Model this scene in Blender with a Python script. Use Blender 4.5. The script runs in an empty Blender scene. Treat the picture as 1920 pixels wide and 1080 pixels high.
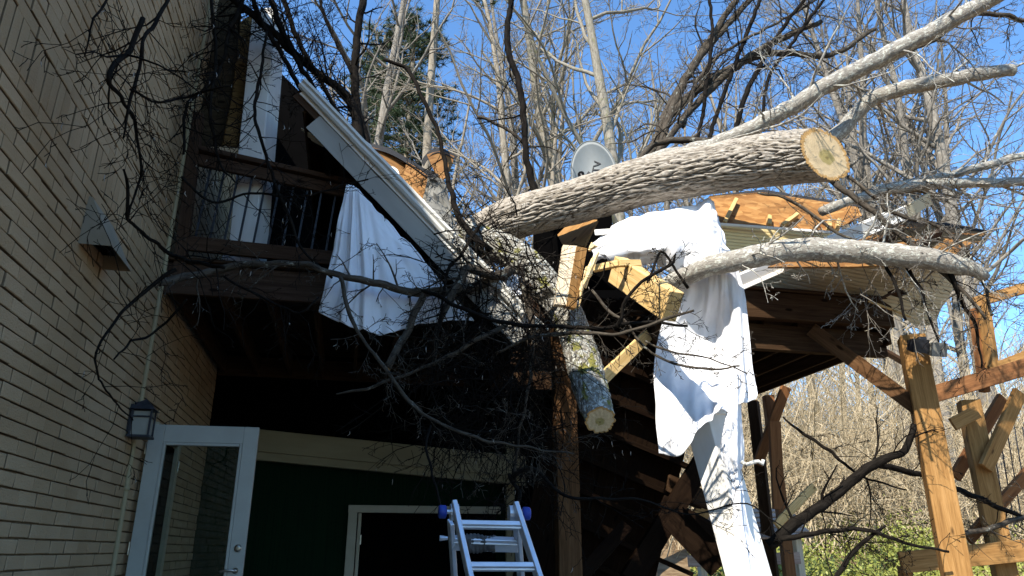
import bpy, math, random
import numpy as np
from mathutils import Vector, noise

SC = bpy.context.scene
COL = SC.collection
# ------------------------------------------------------------------ camera, sky, sun
F = 1372.0
TH = math.radians(19.76)
CS, SN = math.cos(TH), math.sin(TH)
CAM = np.array([0.0, 0.0, 1.6])
cam_d = bpy.data.cameras.new('camera')
cam_d.sensor_width = 36.0
cam_d.lens = F / 1920 * 36
cam_d.clip_end = 600
cam_d.clip_start = 0.05
cam = bpy.data.objects.new('camera', cam_d)
COL.objects.link(cam)
cam.location = CAM
cam.rotation_euler = (math.pi / 2 + TH, 0, 0)
SC.camera = cam

SUN = np.array([-0.35, -0.62, 0.70]); SUN /= np.linalg.norm(SUN)
w = bpy.data.worlds.new('World'); SC.world = w; w.use_nodes = True
nt = w.node_tree
sky = nt.nodes.new('ShaderNodeTexSky'); sky.sky_type = 'NISHITA'; sky.sun_disc = False
sky.sun_elevation = math.asin(SUN[2]); sky.sun_rotation = math.atan2(SUN[0], SUN[1]) % (2 * math.pi)
sky.air_density = 1.0; sky.dust_density = 0.3; sky.ozone_density = 4.0
sm = nt.nodes.new('ShaderNodeMix'); sm.data_type = 'RGBA'; sm.blend_type = 'MULTIPLY'; sm.inputs[0].default_value = 1
sm.inputs[7].default_value = (.84, 1.11, 1.26, 1)     # clear winter blue, as the photograph's white balance shows it
nt.links.new(sky.outputs[0], sm.inputs[6]); nt.links.new(sm.outputs[2], nt.nodes['Background'].inputs[0])
nt.nodes['Background'].inputs[1].default_value = 0.12
sl = bpy.data.lights.new('sun', 'SUN'); sl.energy = 4.6; sl.angle = math.radians(0.53); sl.color = (1.0, 0.94, 0.84)
so = bpy.data.objects.new('sun', sl); COL.objects.link(so)
so.rotation_euler = Vector(SUN).to_track_quat('Z', 'Y').to_euler()
so.location = (-10, -18, 20)
SC.view_settings.view_transform = 'Standard'; SC.view_settings.look = 'None'
SC.view_settings.exposure = 1.15; SC.view_settings.gamma = 1.0

# ------------------------------------------------------------------ geometry of the place
HA = math.radians(12.4)
E1 = np.array([math.cos(HA), math.sin(HA), 0.0])      # away from the brick wall
E2 = np.array([-math.sin(HA), math.cos(HA), 0.0])     # along the brick wall
EZ = np.array([0, 0, 1.0])

def ray(px, py):
    v = 540 - py
    return np.array([px - 960.0, F * CS - v * SN, F * SN + v * CS])
def onplane(px, py, n, d):
    r = ray(px, py); t = (d - n @ CAM) / (n @ r)
    return CAM + t * r
def U(px, py, Y):
    r = ray(px, py); return CAM + r * (Y / r[1])
def V(px, py, w_): return onplane(px, py, E2, w_)
def W(px, py, u=0.0): return onplane(px, py, E1, u - 1.74)
def Zp(px, py, z): return onplane(px, py, EZ, z)
def H(u, w_, z): return (u - 1.74) * E1 + w_ * E2 + z * EZ
def zc(p): p = p - CAM; return p[1] * CS + p[2] * SN
def plane3(a, b, c):
    n = np.cross(b - a, c - a); n /= np.linalg.norm(n); return n, n @ a
def nrm(v):
    l = np.linalg.norm(v); return v / l if l > 1e-9 else v

# ------------------------------------------------------------------ mesh collector
class MB:
    def __init__(s): s.v = []; s.f = []; s.lc = []; s.n = 0; s.mi = []
    def add(s, v, f, lc, m=0):
        v = np.asarray(v, float); lc = np.asarray(lc, float)
        s.v.append(v); s.lc.append(lc)
        o = s.n
        s.f.extend([tuple(i + o for i in q) for q in f]); s.mi.extend([m] * len(f))
        s.n += len(v)
    def build(s, name, mats, parent=None, smooth=False, auto=None):
        me = bpy.data.meshes.new(name)
        v = np.concatenate(s.v); lc = np.concatenate(s.lc)
        me.from_pydata(v.tolist(), [], s.f)
        if not isinstance(mats, (list, tuple)): mats = [mats]
        for m in mats: me.materials.append(m)
        if len(mats) > 1: me.polygons.foreach_set('material_index', s.mi)
        at = me.attributes.new('lc', 'FLOAT_VECTOR', 'POINT')
        at.data.foreach_set('vector', lc.astype(np.float32).ravel())
        if smooth: me.polygons.foreach_set('use_smooth', [True] * len(me.polygons))
        me.update()
        o = bpy.data.objects.new(name, me); COL.objects.link(o)
        if parent is not None: o.parent = parent; o.matrix_parent_inverse = parent.matrix_world.inverted()
        return o

RG = random.Random(7)
def orient(a, b, up):
    d = nrm(b - a)
    up = np.asarray(up, float)
    x = np.cross(d, up)
    if np.linalg.norm(x) < 1e-3: x = np.cross(d, np.array([1.0, 0, 0.1]))
    x = nrm(x); z = nrm(np.cross(x, d)); return d, x, z
def beam(mb, a, b, w_, h, up=(0, 0, 1), ch=0.004, roll=0.0, m=0):
    """chamfered timber from a to b, w across, h along up"""
    a = np.asarray(a, float); b = np.asarray(b, float)
    d, x, z = orient(a, b, up)
    if roll:
        c, s_ = math.cos(roll), math.sin(roll); x, z = c * x + s_ * z, c * z - s_ * x
    L = np.linalg.norm(b - a); ch = min(ch, w_ * .3, h * .3, L * .3)
    hx, hy, hz = w_ / 2, L / 2, h / 2
    off = np.array([RG.uniform(0, 40), RG.uniform(0, 40), RG.uniform(0, 40)])
    vs = []; idx = {}
    for sx in (-1, 1):
        for sy in (-1, 1):
            for sz in (-1, 1):
                for ax in range(3):
                    p = [sx * (hx - ch), sy * (hy - ch), sz * (hz - ch)]
                    p[ax] = (sx, sy, sz)[ax] * (hx, hy, hz)[ax]
                    idx[(sx, sy, sz, ax)] = len(vs); vs.append(p)
    vs = np.array(vs)
    fs = []
    for ax in range(3):
        o1, o2 = [(1, 2), (2, 0), (0, 1)][ax]
        for s_ in (-1, 1):
            q = []
            for (a1, a2) in ((-1, -1), (1, -1), (1, 1), (-1, 1)):
                k = [0, 0, 0]; k[ax] = s_; k[o1] = a1; k[o2] = a2
                q.append(idx[(k[0], k[1], k[2], ax)])
            if s_ < 0: q.reverse()
            fs.append(q)
    for ax in range(3):
        o1, o2 = [(1, 2), (2, 0), (0, 1)][ax]
        for s1 in (-1, 1):
            for s2 in (-1, 1):
                q = []
                for (t, which) in ((-1, o1), (1, o1), (1, o2), (-1, o2)):
                    k = [0, 0, 0]; k[ax] = t; k[o1] = s1; k[o2] = s2
                    q.append(idx[(k[0], k[1], k[2], which)])
                if s1 * s2 < 0: q.reverse()
                fs.append(q)
    for sx in (-1, 1):
        for sy in (-1, 1):
            for sz in (-1, 1):
                q = [idx[(sx, sy, sz, k)] for k in range(3)]
                if sx * sy * sz < 0: q.reverse()
                fs.append(q)
    c = (a + b) / 2
    wv = c + vs[:, :1] * x + vs[:, 1:2] * d + vs[:, 2:3] * z
    mb.add(wv, fs, vs + off, m)
def box(mb, c, sx, sy, sz, ax=None, ch=0.003, m=0):
    """box centred at c with half axes along E1,E2,Z by default"""
    a1, a2 = (E1, E2) if ax is None else ax
    beam(mb, c - a2 * sy / 2, c + a2 * sy / 2, sx, sz, (0, 0, 1), ch, 0, m)

def smooth_path(pts, step):
    """Catmull-Rom through rows of (x,y,z,r)"""
    P = np.array(pts, float)
    if len(P) < 3:
        n = max(2, int(np.linalg.norm(P[-1, :3] - P[0, :3]) / step) + 1)
        t = np.linspace(0, 1, n)[:, None]; return P[0] * (1 - t) + P[-1] * t
    Q = np.vstack([2 * P[0] - P[1], P, 2 * P[-1] - P[-2]])
    out = []
    for i in range(1, len(Q) - 2):
        n = max(1, int(np.linalg.norm(Q[i + 1, :3] - Q[i, :3]) / step))
        for k in range(n):
            t = k / n
            out.append(.5 * (2 * Q[i] + (Q[i + 1] - Q[i - 1]) * t + (2 * Q[i - 1] - 5 * Q[i] + 4 * Q[i + 1] - Q[i + 2]) * t * t
                             + (3 * Q[i] - Q[i - 1] - 3 * Q[i + 1] + Q[i + 2]) * t ** 3))
    out.append(Q[-2]); return np.array(out)

def tube(mb, pts, rad, n=6, cap=True, knob=0.0, rng=None, m=0, bark=None, skew=None, capm=None, off=None):
    pts = np.asarray(pts, float); rad = np.asarray(rad, float); k = len(pts)
    T = np.gradient(pts, axis=0); T /= np.maximum(np.linalg.norm(T, axis=1), 1e-9)[:, None]
    up = np.array([0, 0, 1.0]) if abs(T[0][2]) < .9 else np.array([1.0, 0, 0])
    x = nrm(np.cross(T[0], up)); X = np.empty_like(pts); X[0] = x
    for i in range(1, k):
        x = x - T[i] * (x @ T[i]); x = nrm(x); X[i] = x
    Z = np.cross(T, X)
    an = np.arange(n) * 2 * math.pi / n
    ca, sa = np.cos(an), np.sin(an)
    s = np.concatenate([[0], np.cumsum(np.linalg.norm(np.diff(pts, axis=0), axis=1))])
    R = np.repeat(rad[:, None], n, 1)
    if knob and rng is not None: R = R * (1 + knob * (np.array([[rng.random() for _ in range(n)] for _ in range(k)]) - .5))
    if bark is not None: R = R + bark(s[:, None] + 0 * an[None], an[None] + 0 * s[:, None], R)
    ring = X[:, None] * ca[None, :, None] + Z[:, None] * sa[None, :, None]
    v = pts[:, None] + ring * R[..., None]
    if skew is not None:
        sh = (ring @ skew) * R * (s / s[-1])[:, None]
        v = v + T[:, None] * sh[..., None]
    lo = (RG.uniform(0, 30) if off is None else off)
    lc = np.stack([R * ca[None] + lo, np.repeat(s[:, None], n, 1) + lo, R * sa[None] + lo], -1)
    f = []
    for i in range(k - 1):
        b = i * n
        for j in range(n):
            j2 = (j + 1) % n
            f.append((b + j, b + j2, b + n + j2, b + n + j))
    mb.add(v.reshape(-1, 3), f, lc.reshape(-1, 3), m)
    if cap:
        o = mb.n - k * n
        mb.f.append(tuple(o + j for j in range(n))[::-1]); mb.mi.append(m)
        mb.f.append(tuple(o + (k - 1) * n + j for j in range(n))); mb.mi.append(m if capm is None else capm)
    return v

def rand_perp(d, rng):
    while True:
        q = np.array([rng.gauss(0, 1) for _ in range(3)]); q -= d * (q @ d)
        l = np.linalg.norm(q)
        if l > .1: return q / l
CATK = [None]; CT = 1
def grow(mb, p, d, L, r, lev, rng, wig=.18, grav=0.0, kids=4, ang=(.5, 1.0), seg=.14, rmin=.0016, bias=None, knob=.25):
    n = max(3, min(9, int(L / seg) + 1))
    st = L / n
    pts = [p]; dd = d.copy(); ds = [d]
    for i in range(n):
        dd = dd + np.array([rng.gauss(0, wig), rng.gauss(0, wig), rng.gauss(0, wig) + grav])
        if bias is not None: dd = dd + bias
        dd = nrm(dd); p = p + dd * st; pts.append(p); ds.append(dd)
    rad = np.maximum(np.linspace(r, r * .35, n + 1), rmin)
    tube(mb, pts, rad, 5 if r > .012 else (4 if r > .006 else 3), cap=False, knob=knob, rng=rng)
    if lev == 0 and CATK[0] is not None and rng.random() < .06:
        e = pts[-1]; l_ = rng.uniform(.02, .05); tube(CATK[0], [e, e + np.array([rng.gauss(0, .004), rng.gauss(0, .004), -l_ * .5]), e + np.array([rng.gauss(0, .008), rng.gauss(0, .008), -l_])], [.002, .0034, .0015], 4)
    if lev > 0:
        nk = max(1, int(kids * (.6 + .8 * rng.random()) + .5))
        for i in range(nk):
            t = .18 + .8 * (i + rng.random()) / nk; t = min(t, .98)
            j = min(n, int(t * n)); a = rng.uniform(*ang)
            q = rand_perp(ds[j], rng)
            nd = nrm(ds[j] * math.cos(a) + q * math.sin(a))
            fr = t * n - j if j < n else 0
            pp = pts[j] + (pts[min(n, j + 1)] - pts[j]) * max(0, fr)
            grow(mb, pp, nd, L * rng.uniform(.3, .62) * (1 - .35 * t), max(rmin, rad[j] * .6), lev - 1, rng, wig, grav, kids * .85, ang, seg, rmin, bias, knob)

# ------------------------------------------------------------------ materials
def new_mat(name):
    m = bpy.data.materials.new(name); m.use_nodes = True
    n = m.node_tree.nodes; l = m.node_tree.links
    b = n['Principled BSDF']; b.inputs['Specular IOR Level'].default_value = .3
    return m, n, l, b
def coords(n, l, sc):
    a = n.new('ShaderNodeAttribute'); a.attribute_name = 'lc'
    mp = n.new('ShaderNodeMapping'); mp.inputs['Scale'].default_value = sc
    l.new(a.outputs['Vector'], mp.inputs['Vector']); return mp.outputs[0]
def noi(n, l, vec, scale, detail=4, rough=.6, dist=0):
    t = n.new('ShaderNodeTexNoise'); t.inputs['Scale'].default_value = scale; t.inputs['Detail'].default_value = detail
    t.inputs['Roughness'].default_value = rough; t.inputs['Distortion'].default_value = dist
    l.new(vec, t.inputs['Vector']); return t.outputs['Fac']
def ramp(n, l, fac, stops):
    r = n.new('ShaderNodeValToRGB'); e = r.color_ramp.elements
    while len(e) < len(stops): e.new(.5)
    for i, (p, c) in enumerate(stops):
        e[i].position = p; e[i].color = (*c, 1) if len(c) == 3 else c
    l.new(fac, r.inputs[0]); return r.outputs[0]
def mixc(n, l, fac, a, b):
    x = n.new('ShaderNodeMix'); x.data_type = 'RGBA'
    l.new(fac, x.inputs[0])
    for s, v in ((6, a), (7, b)):
        if isinstance(v, tuple): x.inputs[s].default_value = (*v, 1)
        else: l.new(v, x.inputs[s])
    return x.outputs[2]
def bump(n, l, b, h, strength=.4, dist=.01):
    k = n.new('ShaderNodeBump'); k.inputs['Strength'].default_value = strength; k.inputs['Distance'].default_value = dist
    l.new(h, k.inputs['Height']); l.new(k.outputs[0], b.inputs['Normal'])
def simple(name, c1, c2, sc=(1, 1, 1), scale=8, detail=5, rough=.7, bs=.3, bd=.006, lo=.35, hi=.65, metal=0, dist=0):
    m, n, l, b = new_mat(name)
    f = noi(n, l, coords(n, l, sc), scale, detail, .6, dist)
    l.new(ramp(n, l, f, [(lo, c1), (hi, c2)]), b.inputs['Base Color'])
    b.inputs['Roughness'].default_value = rough; b.inputs['Metallic'].default_value = metal
    if bs: bump(n, l, b, f, bs, bd)
    return m
def wood(name, c1, c2, c3, rough=.75, knots=True):
    m, n, l, b = new_mat(name)
    v = coords(n, l, (14, .9, 14)); f = noi(n, l, v, 2.2, 6, .65, .6)
    v2 = coords(n, l, (70, 1.6, 70)); f2 = noi(n, l, v2, 2, 3, .6)
    c = ramp(n, l, f, [(.3, c1), (.52, c2), (.72, c3)])
    d = ramp(n, l, f2, [(.3, (.62, .58, .52)), (.6, (1, 1, 1))])
    x = n.new('ShaderNodeMix'); x.data_type = 'RGBA'; x.blend_type = 'MULTIPLY'; x.inputs[0].default_value = .7
    l.new(c, x.inputs[6]); l.new(d, x.inputs[7]); out = x.outputs[2]
    if knots:
        vo = n.new('ShaderNodeTexVoronoi'); vo.inputs['Scale'].default_value = 1.0; vo.inputs['Randomness'].default_value = 1
        l.new(coords(n, l, (6, 2.2, 6)), vo.inputs['Vector'])
        k = ramp(n, l, vo.outputs['Distance'], [(.07, (1, 1, 1)), (.13, (0, 0, 0))])
        out = mixc(n, l, k, out, tuple(q * .35 for q in c1))
    l.new(out, b.inputs['Base Color']); b.inputs['Roughness'].default_value = rough
    bump(n, l, b, f2, .35, .004); return m

M = {}
# cream painted brick
def mk_brick():
    m, n, l, b = new_mat('cream_brick')
    g = n.new('ShaderNodeNewGeometry')
    f = noi(n, l, g.outputs['Position'], 55, 5, .7); f2 = noi(n, l, g.outputs['Position'], 1.6, 3, .5)
    v3 = coords(n, l, (8, 60, 90)); f3 = noi(n, l, v3, 1.0, 4, .6)
    at = n.new('ShaderNodeAttribute'); at.attribute_name = 'lc'
    w_ = n.new('ShaderNodeTexWhiteNoise'); w_.noise_dimensions = '1D'
    sx = n.new('ShaderNodeSeparateXYZ'); l.new(at.outputs['Vector'], sx.inputs[0])
    fl = n.new('ShaderNodeMath'); fl.operation = 'FLOOR'; dv = n.new('ShaderNodeMath'); dv.operation = 'MULTIPLY'; dv.inputs[1].default_value = .1
    l.new(sx.outputs['X'], dv.inputs[0]); l.new(dv.outputs[0], fl.inputs[0]); l.new(fl.outputs[0], w_.inputs['W'])
    base = ramp(n, l, w_.outputs['Value'], [(0, (.335, .232, .132)), (.5, (.365, .256, .148)), (1, (.39, .276, .162))])
    sp = ramp(n, l, f2, [(.35, (.86, .84, .8)), (.65, (1, 1, 1))])
    x = n.new('ShaderNodeMix'); x.data_type = 'RGBA'; x.blend_type = 'MULTIPLY'; x.inputs[0].default_value = 1
    l.new(base, x.inputs[6]); l.new(sp, x.inputs[7])
    wear = ramp(n, l, f, [(.63, (0, 0, 0)), (.75, (.55, .55, .55))])
    l.new(mixc(n, l, wear, x.outputs[2], (.18, .11, .06)), b.inputs['Base Color'])
    b.inputs['Roughness'].default_value = .75
    mx = n.new('ShaderNodeMath'); mx.operation = 'ADD'; l.new(f, mx.inputs[0]); l.new(f3, mx.inputs[1])
    bump(n, l, b, mx.outputs[0], .6, .012); return m
M['brick'] = mk_brick()
M['mortar'] = simple('mortar', (.13, .092, .055), (.19, .138, .085), scale=12, bs=.5)
def mk_bark(name, dark, light, lichen, lch=.55, sc=1.0, moss=None, fissure=False):
    m, n, l, b = new_mat(name)
    f = noi(n, l, coords(n, l, (16 * sc, 4 * sc, 16 * sc)), 2.5, 6, .7, .4)
    c = ramp(n, l, f, [(.34, dark), (.62, light)])
    f2 = noi(n, l, coords(n, l, (1, .6, 1)), 13 * sc, 6, .72)
    k = ramp(n, l, f2, [(lch, (0, 0, 0)), (lch + .05, (1, 1, 1))])
    c = mixc(n, l, k, c, lichen)
    if moss:
        f3 = noi(n, l, coords(n, l, (1, .5, 1)), 7, 5, .65)
        k2 = ramp(n, l, f3, [(.54, (0, 0, 0)), (.6, (1, 1, 1))]); c = mixc(n, l, k2, c, moss)
    if fissure:
        at = n.new('ShaderNodeAttribute'); at.attribute_name = 'groove'
        c = mixc(n, l, at.outputs['Fac'], c, (.10, .083, .068))
    l.new(c, b.inputs['Base Color']); b.inputs['Roughness'].default_value = .9; b.inputs['Specular IOR Level'].default_value = .1
    ad = n.new('ShaderNodeMath'); ad.operation = 'ADD'; l.new(f, ad.inputs[0]); l.new(f2, ad.inputs[1])
    bump(n, l, b, ad.outputs[0], .8, .012); return m
M['bark'] = mk_bark('furrowed_bark', (.20, .172, .135), (.44, .395, .335), (.48, .455, .39), .60, 1.6, None, True)
M['bark_lichen'] = mk_bark('lichen_bark', (.17, .15, .125), (.34, .315, .27), (.50, .50, .43), .53, 2.4)
M['bark_moss'] = mk_bark('mossy_bark', (.11, .10, .08), (.25, .23, .19), (.46, .46, .41), .52, 2.2, (.16, .15, .04))
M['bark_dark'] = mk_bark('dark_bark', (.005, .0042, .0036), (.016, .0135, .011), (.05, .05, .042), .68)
M['bark_mid'] = mk_bark('mid_bark', (.028, .023, .018), (.085, .07, .053), (.24, .24, .20), .6)
M['bark_tree'] = mk_bark('grey_tree_bark', (.11, .095, .078), (.23, .205, .17), (.31, .295, .25), .6, .5)
M['bark_tan'] = mk_bark('tan_tree_bark', (.14, .118, .088), (.28, .24, .185), (.34, .315, .26), .6, .5)
M['bark_mossy_tree'] = mk_bark('mossy_tree_bark', (.12, .105, .08), (.27, .24, .19), (.17, .16, .09), .56, .6)
M['catkin'] = simple('pale_catkin', (.20, .18, .15), (.32, .29, .25), scale=9, bs=0)
M['vine'] = simple('dry_vine', (.26, .20, .115), (.52, .42, .27), scale=3, bs=0)
def mk_cut(name):
    m, n, l, b = new_mat(name)
    a = n.new('ShaderNodeAttribute'); a.attribute_name = 'lc'
    sp = n.new('ShaderNodeSeparateXYZ'); l.new(a.outputs['Vector'], sp.inputs[0])
    vec = n.new('ShaderNodeCombineXYZ'); l.new(sp.outputs['X'], vec.inputs[0]); l.new(sp.outputs['Y'], vec.inputs[1])
    ln = n.new('ShaderNodeVectorMath'); ln.operation = 'LENGTH'; l.new(vec.outputs[0], ln.inputs[0])
    nz = noi(n, l, vec.outputs[0], 3, 4, .6)
    ad = n.new('ShaderNodeMath'); ad.operation = 'MULTIPLY_ADD'; l.new(nz, ad.inputs[0]); ad.inputs[1].default_value = .22; l.new(ln.outputs['Value'], ad.inputs[2])
    c = ramp(n, l, ad.outputs[0], [(.14, (.20, .15, .05)), (.22, (.34, .27, .10)), (.40, (.36, .28, .11)), (.45, (.56, .42, .24)), (.97, (.62, .465, .27)), (1.06, (.48, .28, .10))])
    mu = n.new('ShaderNodeMath'); mu.operation = 'MULTIPLY'; l.new(ad.outputs[0], mu.inputs[0]); mu.inputs[1].default_value = 95
    si = n.new('ShaderNodeMath'); si.operation = 'SINE'; l.new(mu.outputs[0], si.inputs[0])
    rg = ramp(n, l, si.outputs[0], [(.0, (.86, .84, .8)), (.6, (1, 1, 1))])
    x = n.new('ShaderNodeMix'); x.data_type = 'RGBA'; x.blend_type = 'MULTIPLY'; x.inputs[0].default_value = .8
    l.new(c, x.inputs[6]); l.new(rg, x.inputs[7])
    sn_ = noi(n, l, vec.outputs[0], 22, 3, .7)
    k = ramp(n, l, sn_, [(.60, (0, 0, 0)), (.68, (.6, .6, .6))])
    l.new(mixc(n, l, k, x.outputs[2], (.40, .27, .14)), b.inputs['Base Color']); b.inputs['Roughness'].default_value = .85
    bump(n, l, b, sn_, .3, .004); return m
M['cut'] = mk_cut('sawn_end_grain')
M['cedar'] = wood('stained_cedar', (.20, .098, .030), (.31, .165, .055), (.40, .225, .085))
M['cedar_red'] = wood('red_stained_timber', (.14, .058, .022), (.21, .092, .035), (.27, .125, .05))
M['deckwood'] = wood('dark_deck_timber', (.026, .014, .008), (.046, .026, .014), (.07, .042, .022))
M['railwood'] = wood('brown_rail_timber', (.035, .02, .013), (.06, .035, .022), (.085, .052, .034))
M['darkply'] = wood('dark_plywood', (.025, .018, .010), (.045, .032, .018), (.07, .05, .028))
M['goldply'] = wood('golden_plywood', (.07, .04, .014), (.12, .07, .025), (.18, .11, .04))
M['cedar_dark'] = wood('dark_stained_post', (.06, .030, .014), (.10, .052, .024), (.14, .075, .036))
M['deck_shade'] = wood('shaded_deck_timber', (.006, .003, .002), (.010, .0055, .003), (.016, .009, .005))  # deck timber copy, its colour darkened to paint in shade
M['pine'] = wood('fresh_pine', (.52, .33, .12), (.66, .45, .19), (.72, .53, .27))
M['paleboard'] = wood('pale_sawn_board', (.56, .44, .29), (.68, .56, .39), (.74, .64, .48))
M['splinter'] = wood('splintered_wood', (.55, .36, .14), (.68, .50, .25), (.75, .60, .36), knots=False)
M['greyplank'] = wood('weathered_pink_plank', (.34, .22, .16), (.48, .34, .26), (.56, .43, .35))
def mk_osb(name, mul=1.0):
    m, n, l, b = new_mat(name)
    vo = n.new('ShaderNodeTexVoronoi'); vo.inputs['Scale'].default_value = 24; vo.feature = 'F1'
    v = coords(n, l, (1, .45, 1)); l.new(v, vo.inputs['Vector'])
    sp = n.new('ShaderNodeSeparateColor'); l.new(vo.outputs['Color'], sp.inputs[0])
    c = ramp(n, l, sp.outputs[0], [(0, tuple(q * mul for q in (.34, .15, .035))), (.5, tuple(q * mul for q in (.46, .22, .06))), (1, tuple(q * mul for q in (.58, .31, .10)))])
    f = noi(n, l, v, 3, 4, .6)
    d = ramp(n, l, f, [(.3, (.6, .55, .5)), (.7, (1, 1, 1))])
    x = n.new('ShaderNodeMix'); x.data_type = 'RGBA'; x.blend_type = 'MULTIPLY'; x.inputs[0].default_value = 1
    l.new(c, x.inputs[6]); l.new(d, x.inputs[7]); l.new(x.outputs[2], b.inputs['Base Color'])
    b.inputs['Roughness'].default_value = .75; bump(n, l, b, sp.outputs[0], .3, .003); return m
M['osb'] = mk_osb('strand_board', .78); M['osb_shade'] = mk_osb('shaded_strand_board', .6)  # second board is the shaded copy, shade put into its colour
M['shingle'] = simple('asphalt_shingle', (.02, .02, .022), (.05, .05, .05), scale=60, bs=.5)
M['felt'] = simple('grey_roofing_felt', (.12, .115, .10), (.24, .23, .2), scale=7, bs=.5, bd=.02)
M['white'] = simple('white_painted_trim', (.68, .655, .60), (.78, .755, .70), sc=(1, .3, 1), scale=6, rough=.5, bs=.05)
M['gutter'] = simple('white_aluminium_gutter', (.50, .485, .43), (.60, .58, .52), sc=(1, .2, 1), scale=5, rough=.35, bs=0)
M['doorpaint'] = simple('pale_grey_door_paint', (.31, .295, .245), (.35, .335, .28), scale=3, rough=.45, bs=.03)
M['softgrey'] = simple('grey_white_soffit', (.27, .26, .23), (.33, .32, .285), sc=(1, .2, 1), scale=5, rough=.6, bs=0)
M['hood'] = simple('tan_hood_paint', (.21, .175, .12), (.25, .21, .15), scale=5, rough=.6, bs=.05)
M['beige'] = simple('beige_trim_paint', (.24, .19, .10), (.29, .235, .13), sc=(1, .2, 1), scale=5, rough=.6, bs=.05)
M['cream'] = simple('cream_door_trim', (.34, .29, .19), (.40, .34, .24), scale=4, rough=.5, bs=.03)
M['green'] = simple('dark_green_siding', (.003, .012, .005), (.005, .018, .007), sc=(30, 30, .5), scale=2, rough=.7, bs=.2)
M['black'] = simple('shade_black', (.0006, .0005, .0005), (.0012, .001, .001), scale=4, rough=.9, bs=0)  # near-zero black that paints deep shade into recesses and interiors
M['iron'] = simple('black_iron', (.012, .012, .014), (.03, .03, .034), scale=20, rough=.5, bs=.1)
M['bronze'] = simple('aged_nickel', (.25, .22, .17), (.4, .36, .3), scale=20, rough=.35, bs=0, metal=1)
M['alu'] = simple('worn_aluminium', (.55, .56, .58), (.74, .75, .77), sc=(1, .3, 1), scale=14, rough=.42, bs=.06, metal=.75)
M['blue'] = simple('blue_plastic', (.015, .035, .22), (.02, .05, .30), scale=5, rough=.45, bs=0)
M['rag'] = simple('grey_rag', (.05, .047, .045), (.10, .095, .09), scale=16, rough=.9, bs=.6, bd=.012)
M['lampglass'] = simple('frosted_lamp_glass', (.20, .19, .15), (.26, .245, .20), scale=3, rough=.2, bs=0)
M['dish'] = simple('grey_dish_paint', (.105, .12, .12), (.125, .14, .14), scale=2, rough=.5, bs=0)
M['dishmark'] = simple('dark_dish_lettering', (.02, .02, .022), (.03, .03, .03), scale=3, bs=0)
M['rubber'] = simple('black_rubber', (.012, .012, .012), (.02, .02, .02), scale=9, bs=.1)
M['concrete'] = simple('patio_concrete', (.30, .28, .25), (.40, .38, .34), scale=3, bs=.3)
M['soil'] = simple('leaf_litter_ground', (.10, .065, .035), (.24, .17, .10), scale=9, detail=8, bs=.6, bd=.05)
M['leaf'] = simple('ivy_leaf', (.13, .155, .028), (.27, .275, .055), scale=3, rough=.5, bs=0)
M['needle'] = simple('pine_needle', (.018, .035, .014), (.05, .075, .022), scale=2, rough=.6, bs=0)
def mk_cloth():
    m, n, l, b = new_mat('white_sheet')
    f = noi(n, l, coords(n, l, (1, 1, 1)), 5, 5, .6)
    l.new(ramp(n, l, f, [(.3, (.76, .76, .78)), (.7, (.84, .84, .85))]), b.inputs['Base Color']); b.inputs['Roughness'].default_value = .9
    b.inputs['Specular IOR Level'].default_value = .15
    bump(n, l, b, f, .35, .02)
    tr = n.new('ShaderNodeBsdfTranslucent'); tr.inputs[0].default_value = (.8, .8, .82, 1)
    mx = n.new('ShaderNodeMixShader'); mx.inputs[0].default_value = .18
    l.new(b.outputs[0], mx.inputs[1]); l.new(tr.outputs[0], mx.inputs[2])
    l.new(mx.outputs[0], n['Material Output'].inputs[0]); return m
M['cloth'] = mk_cloth()
def mk_bead(name, c1, c2, period):
    m, n, l, b = new_mat(name)
    a = n.new('ShaderNodeAttribute'); a.attribute_name = 'lc'
    sp = n.new('ShaderNodeSeparateXYZ'); l.new(a.outputs['Vector'], sp.inputs[0])
    mu = n.new('ShaderNodeMath'); mu.operation = 'MULTIPLY'; mu.inputs[1].default_value = 2 * math.pi / period; l.new(sp.outputs['X'], mu.inputs[0])
    si = n.new('ShaderNodeMath'); si.operation = 'SINE'; l.new(mu.outputs[0], si.inputs[0])
    h = ramp(n, l, si.outputs[0], [(.0, (1, 1, 1)), (.75, (.9, .9, .9)), (.95, (0, 0, 0))])
    f = noi(n, l, coords(n, l, (1, 1, 1)), 3, 3)
    l.new(ramp(n, l, f, [(.3, c1), (.7, c2)]), b.inputs['Base Color']); b.inputs['Roughness'].default_value = .5
    bump(n, l, b, h, 1.0, .012); return m
M['bead'] = mk_bead('yellow_beadboard', (.70, .55, .26), (.78, .62, .32), .035)
M['bead_tan'] = mk_bead('cream_beadboard', (.50, .43, .28), (.58, .50, .34), .04)
def mk_glass():
    m, n, l, b = new_mat('door_glass')
    g = n.new('ShaderNodeBsdfGlossy'); g.inputs['Roughness'].default_value = .02; g.inputs[0].default_value = (.9, .95, .95, 1)
    t = n.new('ShaderNodeBsdfTransparent'); t.inputs[0].default_value = (.80, .84, .82, 1)
    fr = n.new('ShaderNodeFresnel'); fr.inputs[0].default_value = 1.5
    mx = n.new('ShaderNodeMixShader'); l.new(fr.outputs[0], mx.inputs[0]); l.new(t.outputs[0], mx.inputs[1]); l.new(g.outputs[0], mx.inputs[2])
    l.new(mx.outputs[0], n['Material Output'].inputs[0]); return m
M['glass'] = mk_glass()

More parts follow.
